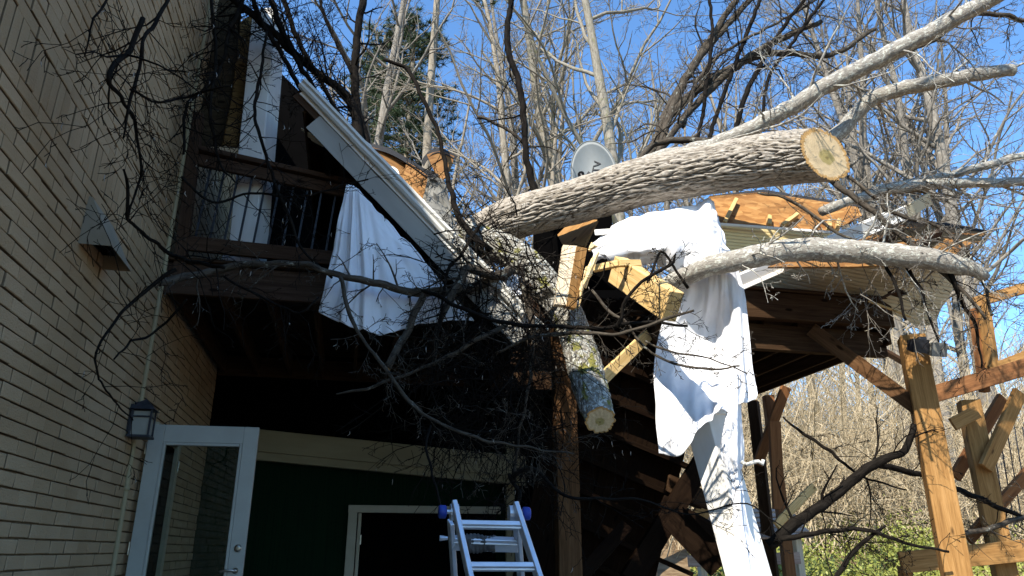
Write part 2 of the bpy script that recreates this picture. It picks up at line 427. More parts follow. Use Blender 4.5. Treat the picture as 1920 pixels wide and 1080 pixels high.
for k in ('black', 'deck_shade', 'deckwood', 'railwood', 'darkply', 'goldply', 'green', 'mortar', 'bark_dark', 'bark_mid', 'cedar_dark', 'shingle', 'soil'):
    M[k].node_tree.nodes['Principled BSDF'].inputs['Specular IOR Level'].default_value = .03
for k in ('cedar', 'cedar_red', 'pine', 'paleboard', 'brick'):
    M[k].node_tree.nodes['Principled BSDF'].inputs['Specular IOR Level'].default_value = .12
# ------------------------------------------------------------------ naming
def tag(o, label, cat, group=None, kind=None):
    o['label'] = label; o['category'] = cat
    if group: o['group'] = group
    if kind: o['kind'] = kind
    return o
def thing(name, loc, label, cat, group=None):
    o = bpy.data.objects.new(name, None); COL.objects.link(o); o.location = loc; o.empty_display_size = .2
    bpy.context.view_layer.update()
    return tag(o, label, cat, group)
def struct(o): o['kind'] = 'structure'; return o

# ------------------------------------------------------------------ ground
def ground_z(x, y):
    z = 0.0
    if y > 3: z = .44 * min(1, (y - 3) / 1.0)
    if y > 11: z += .165 * (min(y, 34) - 11)
    if y > 34: z += .10 * (y - 34)
    return z + (.12 * noise.noise((x * .25, y * .25, 0)) * min(1, max(0, (y - 10) / 4)))
mb = MB()
xs = np.concatenate([np.linspace(-260, -24, 10), np.linspace(-20, 26, 62), np.linspace(30, 260, 10)])
ys = np.concatenate([np.linspace(-160, -4, 8), np.linspace(-2, 40, 70), np.linspace(45, 300, 16)])
vv = [(x, y, min(ground_z(x, y), 13)) for y in ys for x in xs]
nx = len(xs)
ff = [(j * nx + i, j * nx + i + 1, (j + 1) * nx + i + 1, (j + 1) * nx + i) for j in range(len(ys) - 1) for i in range(nx - 1)]
mb.add(vv, ff, np.array(vv) * .4)
struct(mb.build('ground', M['soil'], None, True))
mb = MB()
box(mb, H(3.85, 6.7, .42), 7.6, 6.4, .16, ch=.01)
struct(mb.build('patio', M['concrete']))

# ------------------------------------------------------------------ brick house
hz = thing('brick_house', H(-.06, 6, 0), 'cream painted brick house wall rising along the left side', 'house')
mb = MB()
prof = [(-5, 0), (12, 0), (12, 7.85), (2.4, 7.9), (1.8, 8.25), (-1.5, 8.5), (-5, 8.2)]
def extrude_profile(mb, prof, u0, u1):
    k = len(prof)
    v = [H(u0, a, b) for a, b in prof] + [H(u1, a, b) for a, b in prof]
    f = [tuple(range(k)), tuple(range(2 * k - 1, k - 1, -1))] + [(i, i + k, (i + 1) % k + k, (i + 1) % k) for i in range(k)]
    mb.add(v, f, np.array(v))
extrude_profile(mb, prof, -.014, -7.5)
mb.build('wall_core', M['mortar'], hz)
mb = MB()
rb = random.Random(3)
CH, BL, JT = .0832, .250, .0095
SOL0 = 3.825          # soldier course
DOOR_W0, DOOR_W1, DOOR_Z = 7.22, 8.22, 2.66
def brick(mb, w0, w1, z0, z1):
    j = lambda s: rb.uniform(-s, s)
    o = .010 + rb.uniform(-.004, .005); c = .0035
    bid = rb.randrange(0, 400) * 10 + 2
    w0 += j(.002); w1 += j(.002); z0 += j(.0015); z1 += j(.0015)
    bk = -.02
    P = [(bk, w0, z0), (bk, w1, z0), (bk, w1, z1), (bk, w0, z1)]
    Q = [(o - c, w0, z0), (o - c, w1, z0), (o - c, w1, z1), (o - c, w0, z1)]
    R_ = [(o + j(.0025), w0 + c, z0 + c), (o + j(.0025), w1 - c, z0 + c), (o + j(.0025), w1 - c, z1 - c), (o + j(.0025), w0 + c, z1 - c)]
    pts = [H(*p) for p in P + Q + R_]
    f = []
    for a in (0, 4):
        for i in range(4):
            k = (i + 1) % 4; f.append((a + i, a + k, a + 4 + k, a + 4 + i))
    lc = [(bid + (p[0] * .5), p[1], p[2]) for p in P + Q + R_]
    mb.add(pts, f[:4], lc, 1); o_ = mb.n - 12
    for q in f[4:] + [(8, 9, 10, 11)]: mb.f.append(tuple(o_ + i for i in q)); mb.mi.append(0)
z = .42; row = 0
while z < 7.75:
    if abs(z - SOL0) < CH / 2:
        ww = 1.5; hh = .268
        while ww < 11.5:
            brick(mb, ww, ww + .078, z, z + hh - JT * .8); ww += .0875
        z += hh; continue
    x0 = 1.5 - (BL / 2 if row % 2 else 0)
    ww = x0 + rb.uniform(-.01, .01)
    while ww < 11.5:
        L = BL - JT + rb.uniform(-.012, .012)
        a, b_ = ww, ww + L
        if z + CH > .4 and z < DOOR_Z and b_ > DOOR_W0 - .05 and a < DOOR_W1 + .05:
            if a < DOOR_W0 - .06: brick(mb, a, DOOR_W0 - .05, z, z + CH - JT)
            elif b_ > DOOR_W1 + .06: brick(mb, DOOR_W1 + .05, b_, z, z + CH - JT)
        else: brick(mb, a, b_, z, z + CH - JT)
        ww += L + JT
    z += CH; row += 1
mb.build('wall', [M['brick'], M['mortar']], hz)
# door case in the brick wall, with a second glazed leaf beyond
mb = MB()
for (a, b_) in ((DOOR_W0 - .04, DOOR_W0 + .06), (DOOR_W1 - .06, DOOR_W1 + .04)):
    beam(mb, H(.0, (a + b_) / 2, .5), H(.0, (a + b_) / 2, DOOR_Z - .06), .10, .09, E1)
beam(mb, H(.0, DOOR_W0 - .04, DOOR_Z - .01), H(.0, DOOR_W1 + .04, DOOR_Z - .01), .09, .10)
dc = mb.build('door_frame', M['cream'], hz)
mb = MB(); beam(mb, H(-.006, DOOR_W0 + .06, 1.5), H(-.006, DOOR_W1 - .06, 1.5), .02, 2.16); mb.build('opening', M['black'], dc)
for hzz in (2.35, 1.05):
    mb = MB(); tube(mb, [H(.052, DOOR_W1 - .02, hzz), H(.052, DOOR_W1 - .02, hzz + .11)], [.009, .009], 8); mb.build('hinge', M['bronze'], dc)

# ------------------------------------------------------------------ conduit pipe
mb = MB()
pw = W(225, 950).dot(E2)
tube(mb, [H(.022, pw + .01 * math.sin(q), zz) for q, zz in zip(range(16), np.linspace(.5, 7.6, 16))], [.021] * 16, 10, off=0)
for zz in (1.2, 2.05, 3.9, 5.6): tube(mb, [H(.022, pw, zz), H(.022, pw, zz + .04)], [.028, .028], 10)
tag(mb.build('downpipe', M['beige'], None, True), 'thin beige conduit pipe running up the cream brick wall', 'pipe')

# ------------------------------------------------------------------ vent hood
vt = thing('vent_hood', W(170, 450, .1), 'white sheet metal vent hood on the brick wall, open underneath', 'vent')
a0 = W(165, 368, .005); b0 = W(151, 462, .005)
wA = a0 @ E2; zT = a0[2]; zB = b0[2]; wB = wA + .46; dp = .20
def pv(lst): return [H(*p) for p in lst]
mb = MB()
wv = [(.004, wA, zT), (.004, wB, zT), (.004, wA, zB), (.004, wB, zB), (dp, wA, zB), (dp, wB, zB), (.03, wA, zT), (.03, wB, zT)]
mb.add(pv(wv), [(6, 4, 5, 7), (0, 2, 4, 6), (1, 7, 5, 3), (0, 6, 7, 1)], np.array(wv))
o = mb.build('hood', M['hood'], vt); md = o.modifiers.new('s', 'SOLIDIFY'); md.thickness = .004
mb = MB(); beam(mb, H(.05, wA + .02, zB + .10), H(.05, wB - .02, zB + .10), .08, .01); mb.build('damper_flap', M['black'], vt)
# ------------------------------------------------------------------ wall lantern
pL = W(268, 790, .11); wl = pL @ E2; zl = pL[2]
lt = thing('wall_lantern', H(0, wl, zl), 'black wall lantern with frosted glass beside the conduit', 'lamp')
mb = MB()
box(mb, H(.02, wl, zl + .02), .03, .10, .22); tube(mb, [H(.03, wl, zl + .14), H(.11, wl, zl + .16)], [.012, .012], 8)
mb.build('back_plate', M['iron'], lt)
mb = MB()
tops = [(.11 - .095, wl - .095, zl + .085), (.11 + .095, wl - .095, zl + .085), (.11 + .095, wl + .095, zl + .085), (.11 - .095, wl + .095, zl + .085), (.11, wl, zl + .185)]
mb.add(pv(tops), [(0, 1, 4), (1, 2, 4), (2, 3, 4), (3, 0, 4), (3, 2, 1, 0)], np.array(tops)); mb.build('cap', M['iron'], lt)
mb = MB()
for su in (-1, 1):
    for sw in (-1, 1): beam(mb, H(.11 + su * .07, wl + sw * .07, zl - .12), H(.11 + su * .07, wl + sw * .07, zl + .085), .014, .014, E1, .002)
box(mb, H(.11, wl, zl - .125), .17, .17, .02); box(mb, H(.11, wl, zl + .03), .152, .152, .012); mb.build('cage', M['iron'], lt)
mb = MB(); box(mb, H(.11, wl, zl - .02), .125, .125, .19); mb.build('glass_pane', M['lampglass'], lt)

# ------------------------------------------------------------------ open glazed door
dhp = W(283, 796, .05); dw = dhp @ E2
DT = dhp[2]; DBz = .52; DWD = 1.03
dr = thing('glazed_door', H(.06, dw, DBz), 'pale grey glazed door standing open with a nickel lever', 'door')
da = nrm(V(488, 798, dw - .02) - dhp); da[2] = 0; da = nrm(da)
dn = np.cross(da, EZ)
DWD = np.linalg.norm((V(488, 798, dw) - dhp)[:2])
def D(s, z_, o=0): return np.array([dhp[0], dhp[1], 0]) + da * s + dn * o + EZ * z_
ST = .125
mb = MB()
beam(mb, D(ST / 2, DBz), D(ST / 2, DT), .045, ST, da); beam(mb, D(DWD - ST / 2, DBz), D(DWD - ST / 2, DT), .045, ST, da)
beam(mb, D(ST, DT - ST * .6), D(DWD - ST, DT - ST * .6), .044, ST * 1.2); beam(mb, D(ST, DBz + .13), D(DWD - ST, DBz + .13), .044, .26)
mb.build('door_leaf', M['doorpaint'], dr)
mb = MB()
for s_ in (ST + .012, DWD - ST - .012): beam(mb, D(s_, DBz + .27, .0), D(s_, DT - ST * 1.2, .0), .052, .022, da)
for z_ in (DBz + .272, DT - ST * 1.2 - .012): beam(mb, D(ST + .024, z_), D(DWD - ST - .024, z_), .052, .022)
mb.build('glazing_bead', M['doorpaint'], dr)
mb = MB(); beam(mb, D(ST + .02, (DBz + DT) / 2 + .07), D(DWD - ST - .02, (DBz + DT) / 2 + .07), .006, DT - DBz - .45, ch=.0005); mb.build('glass_pane', M['glass'], dr)
dk = V(449, 1028, dw)[2]; lv = V(444, 1070, dw)[2]; ks = DWD - ST * .48
mb = MB(); tube(mb, [D(ks, dk, -.03), D(ks, dk, .012), D(ks, dk, .036), D(ks, dk, .038)], [.030, .033, .028, .012], 20); mb.build('deadbolt', M['bronze'], dr, True)
lvo = None
mb = MB(); tube(mb, [D(ks, lv, -.03), D(ks, lv, .014), D(ks, lv, .03), D(ks, lv, .055)], [.033, .033, .018, .014], 20)
tube(mb, smooth_path([(*D(ks, lv, .055), .011), (*D(ks - .04, lv + .004, .06), .010), (*D(ks - .08, lv, .058), .009), (*D(ks - .12, lv - .008, .05), .006)], .01)[:, :3], [.01] * len(smooth_path([(*D(ks, lv, .055), .011), (*D(ks - .04, lv + .004, .06), .010), (*D(ks - .08, lv, .058), .009), (*D(ks - .12, lv - .008, .05), .006)], .01)), 8)
tube(mb, [D(ks, lv, -.03), D(ks, lv, -.06), D(ks + .05, lv, -.062)], [.014, .012, .009], 8)
mb.build('handle', M['bronze'], dr, True)
mb = MB()
for z_ in (DBz + .25, DBz + 1.05, DT - .25): tube(mb, [D(-.012, z_), D(-.012, z_ + .1)], [.009, .009], 8)
mb.build('hinge', M['bronze'], dr)

# ------------------------------------------------------------------ green wall below the deck
GW = 9.88
gw = thing('green_wall', H(2, GW, .5), 'dark green siding wall under the deck with a cream framed opening', 'wall')
q1 = V(667, 951, GW); q1u = q1 @ E1 + 1.74; ztop = q1[2]
gu = V(962, 900, GW) @ E1 + 1.74
mb = MB()
beam(mb, H(.0, GW + .06, 1.34), H(q1u, GW + .06, 1.34), .10, 5.4); beam(mb, H(q1u, GW + .06, (ztop + 4.04) / 2), H(gu, GW + .06, (ztop + 4.04) / 2), .10, 4.04 - ztop)
ou = V(1000, 1000, GW) @ E1 + 1.74
beam(mb, H(ou - .5, GW + .06, 1.3), H(gu, GW + .06, 1.3), .099, 2 * (ztop - 1.3)) 
mb.build('siding', M['green'], gw)
mb = MB(); beam(mb, H(.01, GW - .012, 3.45), H(gu, GW - .012, 3.45), .03, 1.17); mb.build('recess_shade', M['black'], gw)  # black panel added as the shade of the deck recess
mb = MB()
beam(mb, H(q1u - .03, GW - .012, .5), H(q1u - .03, GW - .012, ztop - .06), .06, .11, E1); beam(mb, H(q1u - .09, GW - .012, ztop - .02), H(ou - .45, GW - .012, ztop - .02), .06, .09)
beam(mb, H(q1u + .06, GW + .03, .5), H(q1u + .06, GW + .03, ztop - .07), .06, .04, E1)
fr = mb.build('door_frame', M['cream'], gw)
mb = MB(); beam(mb, H(q1u + .085, GW + .0, ztop - .45), H(q1u + .085, GW + .0, ztop - .33), .02, .02, E1); mb.build('hinge', M['bronze'], fr)
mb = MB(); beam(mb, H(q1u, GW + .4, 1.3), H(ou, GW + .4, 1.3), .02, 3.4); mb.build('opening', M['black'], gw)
mb = MB(); beam(mb, H(gu - .05, GW - .03, .5), H(gu - .05, GW - .03, 3.0), .07, .11, E1); mb.build('corner_board', M['beige'], gw)
mb = MB(); beam(mb, H(gu - .3, GW + .5, 2.2), H(5.2, GW + .5, 2.2), .1, 3.66); mb.build('shade_backing', M['black'], gw)  # added black panel, standing in for the darkness under the deck
mb = MB()
bA, bB = V(455, 823, GW - .16), V(985, 876, GW - .16)
beam(mb, bA, bB, .06, .27); beam(mb, bA - EZ * .185 + E2 * .06, bB - EZ * .185 + E2 * .06, .12, .10)
tag(mb.build('beige_beam', M['beige']), 'long beige painted beam sagging across the top of the green wall', 'beam')

# ------------------------------------------------------------------ timber deck
RW = 6.66
dk_ = thing('timber_deck', H(3.8, RW, .5), 'dark brown raised timber deck on posts, broken by the tree', 'deck')
zr0, zr1 = 3.76, 4.05
uR = 7.5
mb = MB(); beam(mb, H(.02, RW, 3.90), H(3.75, RW, 3.90), .045, .29); mb.build('rim_joist', M['railwood'], dk_)
mb = MB(); ru0 = V(1392, 575, RW) @ E1 + 1.74; beam(mb, H(4.75, RW, 4.06), H(uR, RW, 4.06), .09, .30)
beam(mb, H(4.75, RW + .18, 3.76), H(uR, RW + .18, 3.76), .09, .28); mb.build('rim_joist', M['deckwood'], dk_)
mb = MB(); beam(mb, H(uR - .02, RW + .05, 3.86), H(uR - .02, 9.85, 3.86), .045, .24); mb.build('rim_joist', M['deckwood'], dk_)
for (u0, u1) in ((.1, 3.75), (4.85, uR - .06)):
    uu = u0
    while uu < u1:
        mb = MB(); beam(mb, H(uu, RW + (.03 if u1 < 4 else .26), 3.87), H(uu, 9.82, 3.87), .04, .23); mb.build('joist', M['deckwood'], dk_); uu += .41
mb = MB()
ww = RW - .01
while ww < 9.97:
    beam(mb, H(.02, ww, 4.07 if ww > RW + .1 else 4.07), H(3.8 + rb.uniform(-.15, .2), ww, 4.07), .138, .03, ch=.003)
    beam(mb, H(4.7 + rb.uniform(-.2, .2), ww, 4.235 if ww < RW + .1 else 4.02), H(uR, ww, 4.235 if ww < RW + .1 else 4.02), .138, .03, ch=.003); ww += .144
mb.build('decking', M['deckwood'], dk_)
mb = MB(); beam(mb, H(.03, 9.845, 3.86), H(uR - .06, 9.845, 3.86), .04, .26); mb.build('ledger', M['deckwood'], dk_)
# posts
pt = Zp(1708, 622, 3.9); pu = pt @ E1 + 1.74; pwt = pt @ E2
def vpost(top, z0, w_, mat, name='post', roll=math.pi / 4, par=None, lean=(0, 0)):
    mb = MB(); b = top.copy(); b[2] = z0; b[0] += lean[0]; b[1] += lean[1]
    beam(mb, b, top, w_, w_, E1, .006, roll); return mb.build(name, mat, par)
P1 = U(1708, 632, 7.05)
vpost(P1 + EZ * .0, ground_z(P1[0], P1[1]) - .1, .225, M['cedar'], par=dk_, roll=.55)
P2 = Zp(1412, 752, 3.75); vpost(P2, .4, .15, M['deckwood'], par=dk_)
P3 = Zp(1440, 742, 3.75); vpost(P3, .4, .14, M['cedar_red'], par=dk_, roll=.2)
mb = MB(); beam(mb, V(1522, 618, RW + .06), P1 + (U(1728, 792, 7.05) - U(1700, 640, 7.05)) - E2 * .05, .07, .15); mb.build('brace', M['cedar_dark'], dk_)
mb = MB(); beam(mb, U(1474, 725, 10.3), U(1420, 872, 10.55), .05, .15, E1); mb.build('brace', M['cedar_red'], dk_)
mb = MB(); beam(mb, U(1640, 648, 9.6), U(1740, 705, 8.2), .06, .07); mb.build('brace', M['deckwood'], dk_)
# middle post
mp = U(1052, 600, 6.75)
b0 = U(1063, 1080, 6.75)
mb = MB(); beam(mb, np.array([b0[0] + .02, b0[1], .4]), U(1052, 545, 6.75), .20, .20, E1, .006, .1)
mb.build('post', M['cedar_dark'], dk_)
mb = MB(); beam(mb, U(1125, 715, 7.0), U(1215, 628, 7.4), .05, .12); mb.build('brace', M['pine'], dk_)
# railing in front of the porch
rl = thing('deck_railing', H(1.5, RW, 4.1), 'brown deck railing with black balusters under the fallen gutter', 'railing')
mb = MB(); beam(mb, V(372, 282, RW + .02), V(668, 348, RW + .02), .14, .05); beam(mb, V(372, 300, RW + .01), V(668, 364, RW + .01), .045, .12); mb.build('top_rail', M['railwood'], rl)
mb = MB(); beam(mb, V(340, 455, RW), V(655, 488, RW), .045, .14); mb.build('bottom_rail', M['railwood'], rl)
mb = MB(); pa, pb = V(335, 520, RW), V(372, 215, RW); beam(mb, pa, pb, .10, .10, E1); mb.build('post', M['railwood'], rl)
for i in range(11):
    t = (i + .6) / 11
    mb = MB(); beam(mb, V(348 + 300 * t, 452 + 30 * t, RW + .035), V(383 + 285 * t, 296 + 62 * t, RW + .035), .02, .02, E1, .002); mb.build('baluster', M['iron'], rl)
# porch interior
pi_ = thing('porch_wall', H(2, 9.9, 4.1), 'back wall of the screened porch behind the railing, blackened for its shade', 'wall')
mb = MB(); beam(mb, H(.02, 9.92, 4.66), H(7.2, 9.92, 4.66), .08, 1.54); beam(mb, H(-.0, 9.9, 6.0), H(1.9, 9.9, 6.0), .08, 1.2); mb.build('wall_panel', M['black'], pi_)  # wall panels coloured near-black as the shade under the porch roof
mb = MB(); slab_later = [(470, 545), (462, 120), (520, 130), (566, 176), (640, 262), (720, 350), (720, 545)]
for px, py in ((388, 392), (380, 415)):
    q = V(px, py, 9.8)
# leaning white porch column
pc = thing('porch_column', V(465, 480, 6.9), 'tilted white square porch column rising behind the brown railing', 'column')
ca, cb_ = V(462, 505, 6.98), V(506, 30, 6.98)
mb = MB(); beam(mb, ca, cb_, .27, .27, E2, .01, .35); mb.build('shaft', M['white'], pc)
mb = MB(); d_, x_, z_ = orient(ca, cb_, E2)
beam(mb, ca + d_ * .0, ca + d_ * .1, .34, .34, E2, .01, .35); mb.build('base', M['white'], pc)
# torn boards left of the column
mb = MB()
def slab(mb, pxs, plane, th, m=0, axis=None, flip=False):
    n_, d_ = plane
    if n_ @ (CAM - n_ * d_) < 0 and n_[1] > 0: pass
    P = [onplane(x, y, n_, d_) for x, y in pxs]
    nn = n_ if (n_ @ (CAM - P[0])) > 0 else -n_
    k = len(P); Q = [p - nn * th for p in P]
    ax = nrm(P[1] - P[0]) if axis is None else nrm(axis); ay = np.cross(nn, ax)
    o = P[0]
    lc = [((p - o) @ ay, (p - o) @ ax, (p - o) @ nn) for p in P + Q]
    ok = list(range(k))
    cen = sum(P) / k; area = sum((np.cross(P[i] - cen, P[(i + 1) % k] - cen) for i in range(k)), np.zeros(3))
    f = [tuple(ok), tuple(range(2 * k - 1, k - 1, -1))] + [(i, i + k, (i + 1) % k + k, (i + 1) % k) for i in range(k)]
    if area @ nn < 0: f = [tuple(reversed(q)) for q in f]
    mb.add(P + Q, f, lc, m)
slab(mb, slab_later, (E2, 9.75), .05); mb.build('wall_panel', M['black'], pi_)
mb = MB()
pl = plane3(V(400, 280, 7.05), V(470, 280, 7.2), V(430, 0, 7.0))
slab(mb, [(372, 275), (432, 272), (455, 0), (458, -60), (405, -60)], pl, .02)
tag(mb.build('torn_board', M['darkply']), 'dark brown sheathing board hanging between brick wall and white column', 'board', 'torn boards by the column')
mb = MB()
pl = plane3(V(430, 278, 6.95), V(478, 275, 7.15), V(455, 0, 7.05))
slab(mb, [(418, 272), (452, 276), (478, 110), (482, 20), (452, 40), (436, 180)], pl, .018)
tag(mb.build('torn_board', M['goldply']), 'narrow orange brown torn board just left of the white column', 'board', 'torn boards by the column')

# ------------------------------------------------------------------ fallen porch roof, left slope
rf = thing('fallen_roof_edge', U(780, 380, 6.3), 'collapsed porch roof edge with white gutter sloping down to the trunk', 'roof')
GA, GB = U(560, 165, 5.95), U(1012, 632, 6.25)
gd = nrm(GB - GA); bk_ = E2.copy()
gup = nrm(np.cross(bk_ - gd * (bk_ @ gd), gd));
if gup[2] < 0: gup = -gup
gbk = nrm(np.cross(gd, gup));
if gbk @ E2 < 0: gbk = -gbk
GL = np.linalg.norm(GB - GA)
def G(s, back, up): return GA + gd * s + gbk * back + gup * up
def extr(mb, prof, s0, s1, n=14, wob=.002, closed=True):
    k = len(prof); v = []; lc = []
    for i in range(n + 1):
        s = s0 + (s1 - s0) * i / n; dz = wob * math.sin(i * 1.3) + wob * math.sin(i * 2.7)
        for (b, u_) in prof: v.append(G(s, b, u_ + dz)); lc.append((b, s, u_))
    f = []
    for i in range(n):
        for j in range(k if closed else k - 1):
            j2 = (j + 1) % k; f.append((i * k + j, i * k + j2, (i + 1) * k + j2, (i + 1) * k + j))
    if closed: f += [tuple(range(k))[::-1], tuple(n * k + j for j in range(k))]
    mb.add(v, f, lc)
mb = MB()
gp = [(.0, .0), (-.045, .0), (-.062, .02), (-.062, .045), (-.085, .06), (-.085, .085), (-.08, .085), (-.08, .063), (-.057, .048), (-.057, .022), (-.043, .005), (-.004, .005), (-.004, .085), (.0, .085)]
extr(mb, gp, 0, GL * .93); g_ = mb.build('gutter', M['gutter'], rf)
mb = MB(); extr(mb, [(.004, -.03), (.028, -.03), (.028, .09), (.004, .09)], .05, GL * .98); mb.build('fascia', M['white'], rf)
mb = MB(); extr(mb, [(.012, -.04), (.05, -.205), (.06, -.205), (.022, -.035)], .36, GL * .97); mb.build('soffit', M['softgrey'], rf)
mb = MB(); extr(mb, [(.032, -.09), (.07, -.09), (.07, .04), (.032, .04)], .02, GL * .9); mb.build('subfascia', M['railwood'], rf)
mb = MB(); extr(mb, [(-.03, .095), (.005, .095), (.13, .15), (.13, .158), (.0, .101), (-.03, .101)], .25 * GL, GL, 30, .008); mb.build('drip_edge', M['white'], rf)
mb = MB(); extr(mb, [(.0, .088), (.5, .12), (2.9, .02), (2.9, .04), (.5, .135), (.0, .094)], .0, GL * .95, 20, .01); mb.build('sheathing', M['deck_shade'], rf)  # sheathing coloured near-black to paint the shade on its underside
for i in range(7):
    s = .2 + i * .55
    if s > GL * .85: break
    mb = MB(); beam(mb, G(s, .08, -.02), G(s, 2.8, -.1), .04, .18, gup); mb.build('rafter', M['deckwood'], rf)
mb = MB()
for q in range(4): beam(mb, G(.12 + q * .05, .45, -.11), G(.30 + q * .05, .36, -.10), .03, .012, gup)
mb.build('soffit_scrap', M['paleboard'], rf)

# torn sheathing standing up behind the gutter
def sheet_strip(mb, top, bot, th, nrep=8, mirror=1, crv=.1):
    """curved panel between two pixel polylines with depth"""
    A = smooth_path([(*U(*p), 0) for p in top], .06)[:, :3]; B = smooth_path([(*U(*p), 0) for p in bot], .06)[:, :3]
    n = max(len(A), len(B)); t = np.linspace(0, 1, n)
    ip = lambda Q: np.stack([np.interp(t, np.linspace(0, 1, len(Q)), Q[:, i]) for i in range(3)], 1)
    A, B = ip(A), ip(B); m_ = 5
    v = []; lc = []
    for side in (0, 1):
        for i in range(n):
            for j in range(m_):
                q = j / (m_ - 1); p = A[i] * (1 - q) + B[i] * q
                p = p + np.array([0, 1, .3]) * (crv * q * (1 - q) + side * th)
                v.append(p); lc.append((q * .5, i * .06, side * .02))
    f = []; o = n * m_
    for i in range(n - 1):
        for j in range(m_ - 1):
            a = i * m_ + j; f.append((a, a + m_, a + m_ + 1, a + 1)); f.append((o + a, o + a + 1, o + a + m_ + 1, o + a + m_))
    edge = [i * m_ for i in range(n)] + [(n - 1) * m_ + j for j in range(1, m_)] + [i * m_ + m_ - 1 for i in range(n - 2, -1, -1)] + [j for j in range(m_ - 2, 0, -1)]
    for i in range(len(edge)):
        a, b_ = edge[i], edge[(i + 1) % len(edge)]; f.append((a, a + o, b_ + o, b_))
    mb.add(v, f, lc)
mb = MB()
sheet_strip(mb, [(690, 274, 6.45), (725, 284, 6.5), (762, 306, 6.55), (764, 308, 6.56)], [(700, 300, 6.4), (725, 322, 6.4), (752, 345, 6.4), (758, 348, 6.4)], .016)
tag(mb.build('torn_sheathing', M['osb_shade']), 'brown strand board coloured as shadowed, torn up behind the gutter', 'board', 'torn roof sheathing by the gutter')
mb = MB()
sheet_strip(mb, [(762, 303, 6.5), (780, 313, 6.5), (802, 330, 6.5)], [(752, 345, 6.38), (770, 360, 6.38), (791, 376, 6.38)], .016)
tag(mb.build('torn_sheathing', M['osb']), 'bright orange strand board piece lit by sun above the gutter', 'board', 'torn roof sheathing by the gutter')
mb = MB()
sheet_strip(mb, [(800, 290, 6.7), (825, 283, 6.75), (852, 293, 6.8)], [(818, 330, 6.6), (828, 342, 6.6), (842, 322, 6.65)], .016)
tag(mb.build('torn_sheathing', M['osb_shade']), 'curled brown sheathing flap at the top of the torn roof against the sky', 'board', 'torn roof sheathing by the gutter')
mb = MB()
sheet_strip(mb, [(682, 267, 6.52), (725, 276, 6.56), (765, 297, 6.58), (800, 318, 6.6), (822, 326, 6.64)], [(686, 276, 6.44), (728, 287, 6.46), (766, 308, 6.48), (803, 334, 6.48), (820, 340, 6.5)], .02, crv=.02)
sheet_strip(mb, [(790, 303, 6.72), (802, 285, 6.74), (825, 277, 6.78), (858, 292, 6.84)], [(794, 312, 6.7), (806, 292, 6.7), (826, 285, 6.74), (852, 298, 6.78)], .02, crv=.02)
tag(mb.build('torn_shingles', M['shingle']), 'black shingle layer curling over the torn orange sheathing', 'shingles')
mb = MB()
sheet_strip(mb, [(806, 334, 6.5), (824, 330, 6.52), (838, 350, 6.55)], [(796, 388, 6.36), (820, 410, 6.36), (848, 425, 6.4)], .006, crv=.25)
sheet_strip(mb, [(812, 360, 6.45), (830, 372, 6.48), (846, 400, 6.5)], [(812, 405, 6.33), (835, 430, 6.33), (862, 440, 6.36)], .006, crv=.3)
tag(mb.build('roofing_felt', M['felt']), 'crumpled grey roofing felt hanging over the gutter beside the trunk', 'felt')
mb = MB(); tube(mb, smooth_path([(*U(727, 318, 6.3), 0), (*U(733, 314, 6.3), 0), (*U(744, 320, 6.3), 0), (*U(748, 335, 6.28), 0), (*U(744, 341, 6.26), 0)], .03)[:, :3], [.012] * 40 if 0 else np.full(len(smooth_path([(*U(727, 318, 6.3), 0), (*U(733, 314, 6.3), 0), (*U(744, 320, 6.3), 0), (*U(748, 335, 6.28), 0), (*U(744, 341, 6.26), 0)], .03)), .014), 6)
tag(mb.build('flashing_loop', M['white'], None, True), 'bent loop of white flashing standing on the gutter edge', 'flashing')

# ------------------------------------------------------------------ sheets
def catrow(P, n):
    P = np.array(P, float); t = np.linspace(0, len(P) - 1, n); Q = np.concatenate([(2 * P[0] - P[1])[None], P, (2 * P[-1] - P[-2])[None]])
    i = np.minimum(t.astype(int), len(P) - 2); f = (t - i)[:, None] if P.ndim == 2 else (t - i)[:, None, None]
    a, b, c, d = Q[i], Q[i + 1], Q[i + 2], Q[i + 3]
    return .5 * (2 * b + (c - a) * f + (2 * a - 5 * b + 4 * c - d) * f * f + (3 * b - a - 3 * c + d) * f ** 3)
def cloth(mb, net, nu, nv, amp, nf, seed, ramp_=(.2, 1.0), crumple=.0, edge=0.0):
    """net: rows from top to bottom of (px,py,Y)"""
    N = np.array([[U(*p) for p in r] for r in net])
    A = catrow(N, nv)                       # rows
    A = np.stack([catrow(A[i], nu) for i in range(nv)])
    du = np.gradient(A, axis=1); dv = np.gradient(A, axis=0)
    nn = np.cross(du, dv); nn /= np.maximum(np.linalg.norm(nn, axis=2), 1e-9)[..., None]
    nn[nn[..., 1] > 0] *= -1
    for i in range(nv):
        v = i / (nv - 1); am = amp * (ramp_[0] + (ramp_[1] - ramp_[0]) * v)
        for j in range(nu):
            u = j / (nu - 1)
            ph = 2 * math.pi * nf * (u + .09 * noise.noise((u * 3, v * 1.4, seed)) ) + seed
            h = math.sin(ph) + .45 * math.sin(2.3 * ph + 1.1 + v)
            w_ = noise.noise((u * 2.0 + seed, v * 1.5, 3.3)) + .6
            h = am * h * max(.15, w_)
            if crumple:
                c = noise.noise((u * 5 + seed, v * 5, 1)) ; c2 = abs(noise.noise((u * 9 + v * 4, v * 8 - u * 3 + seed, 5)))
                h += crumple * (c + .8 * (.4 - c2))
            A[i, j] += nn[i, j] * h
    lc = A.copy()
    f = [(i * nu + j, i * nu + j + 1, (i + 1) * nu + j + 1, (i + 1) * nu + j) for i in range(nv - 1) for j in range(nu - 1)]
    mb.add(A.reshape(-1, 3), f, lc.reshape(-1, 3))
mb = MB()
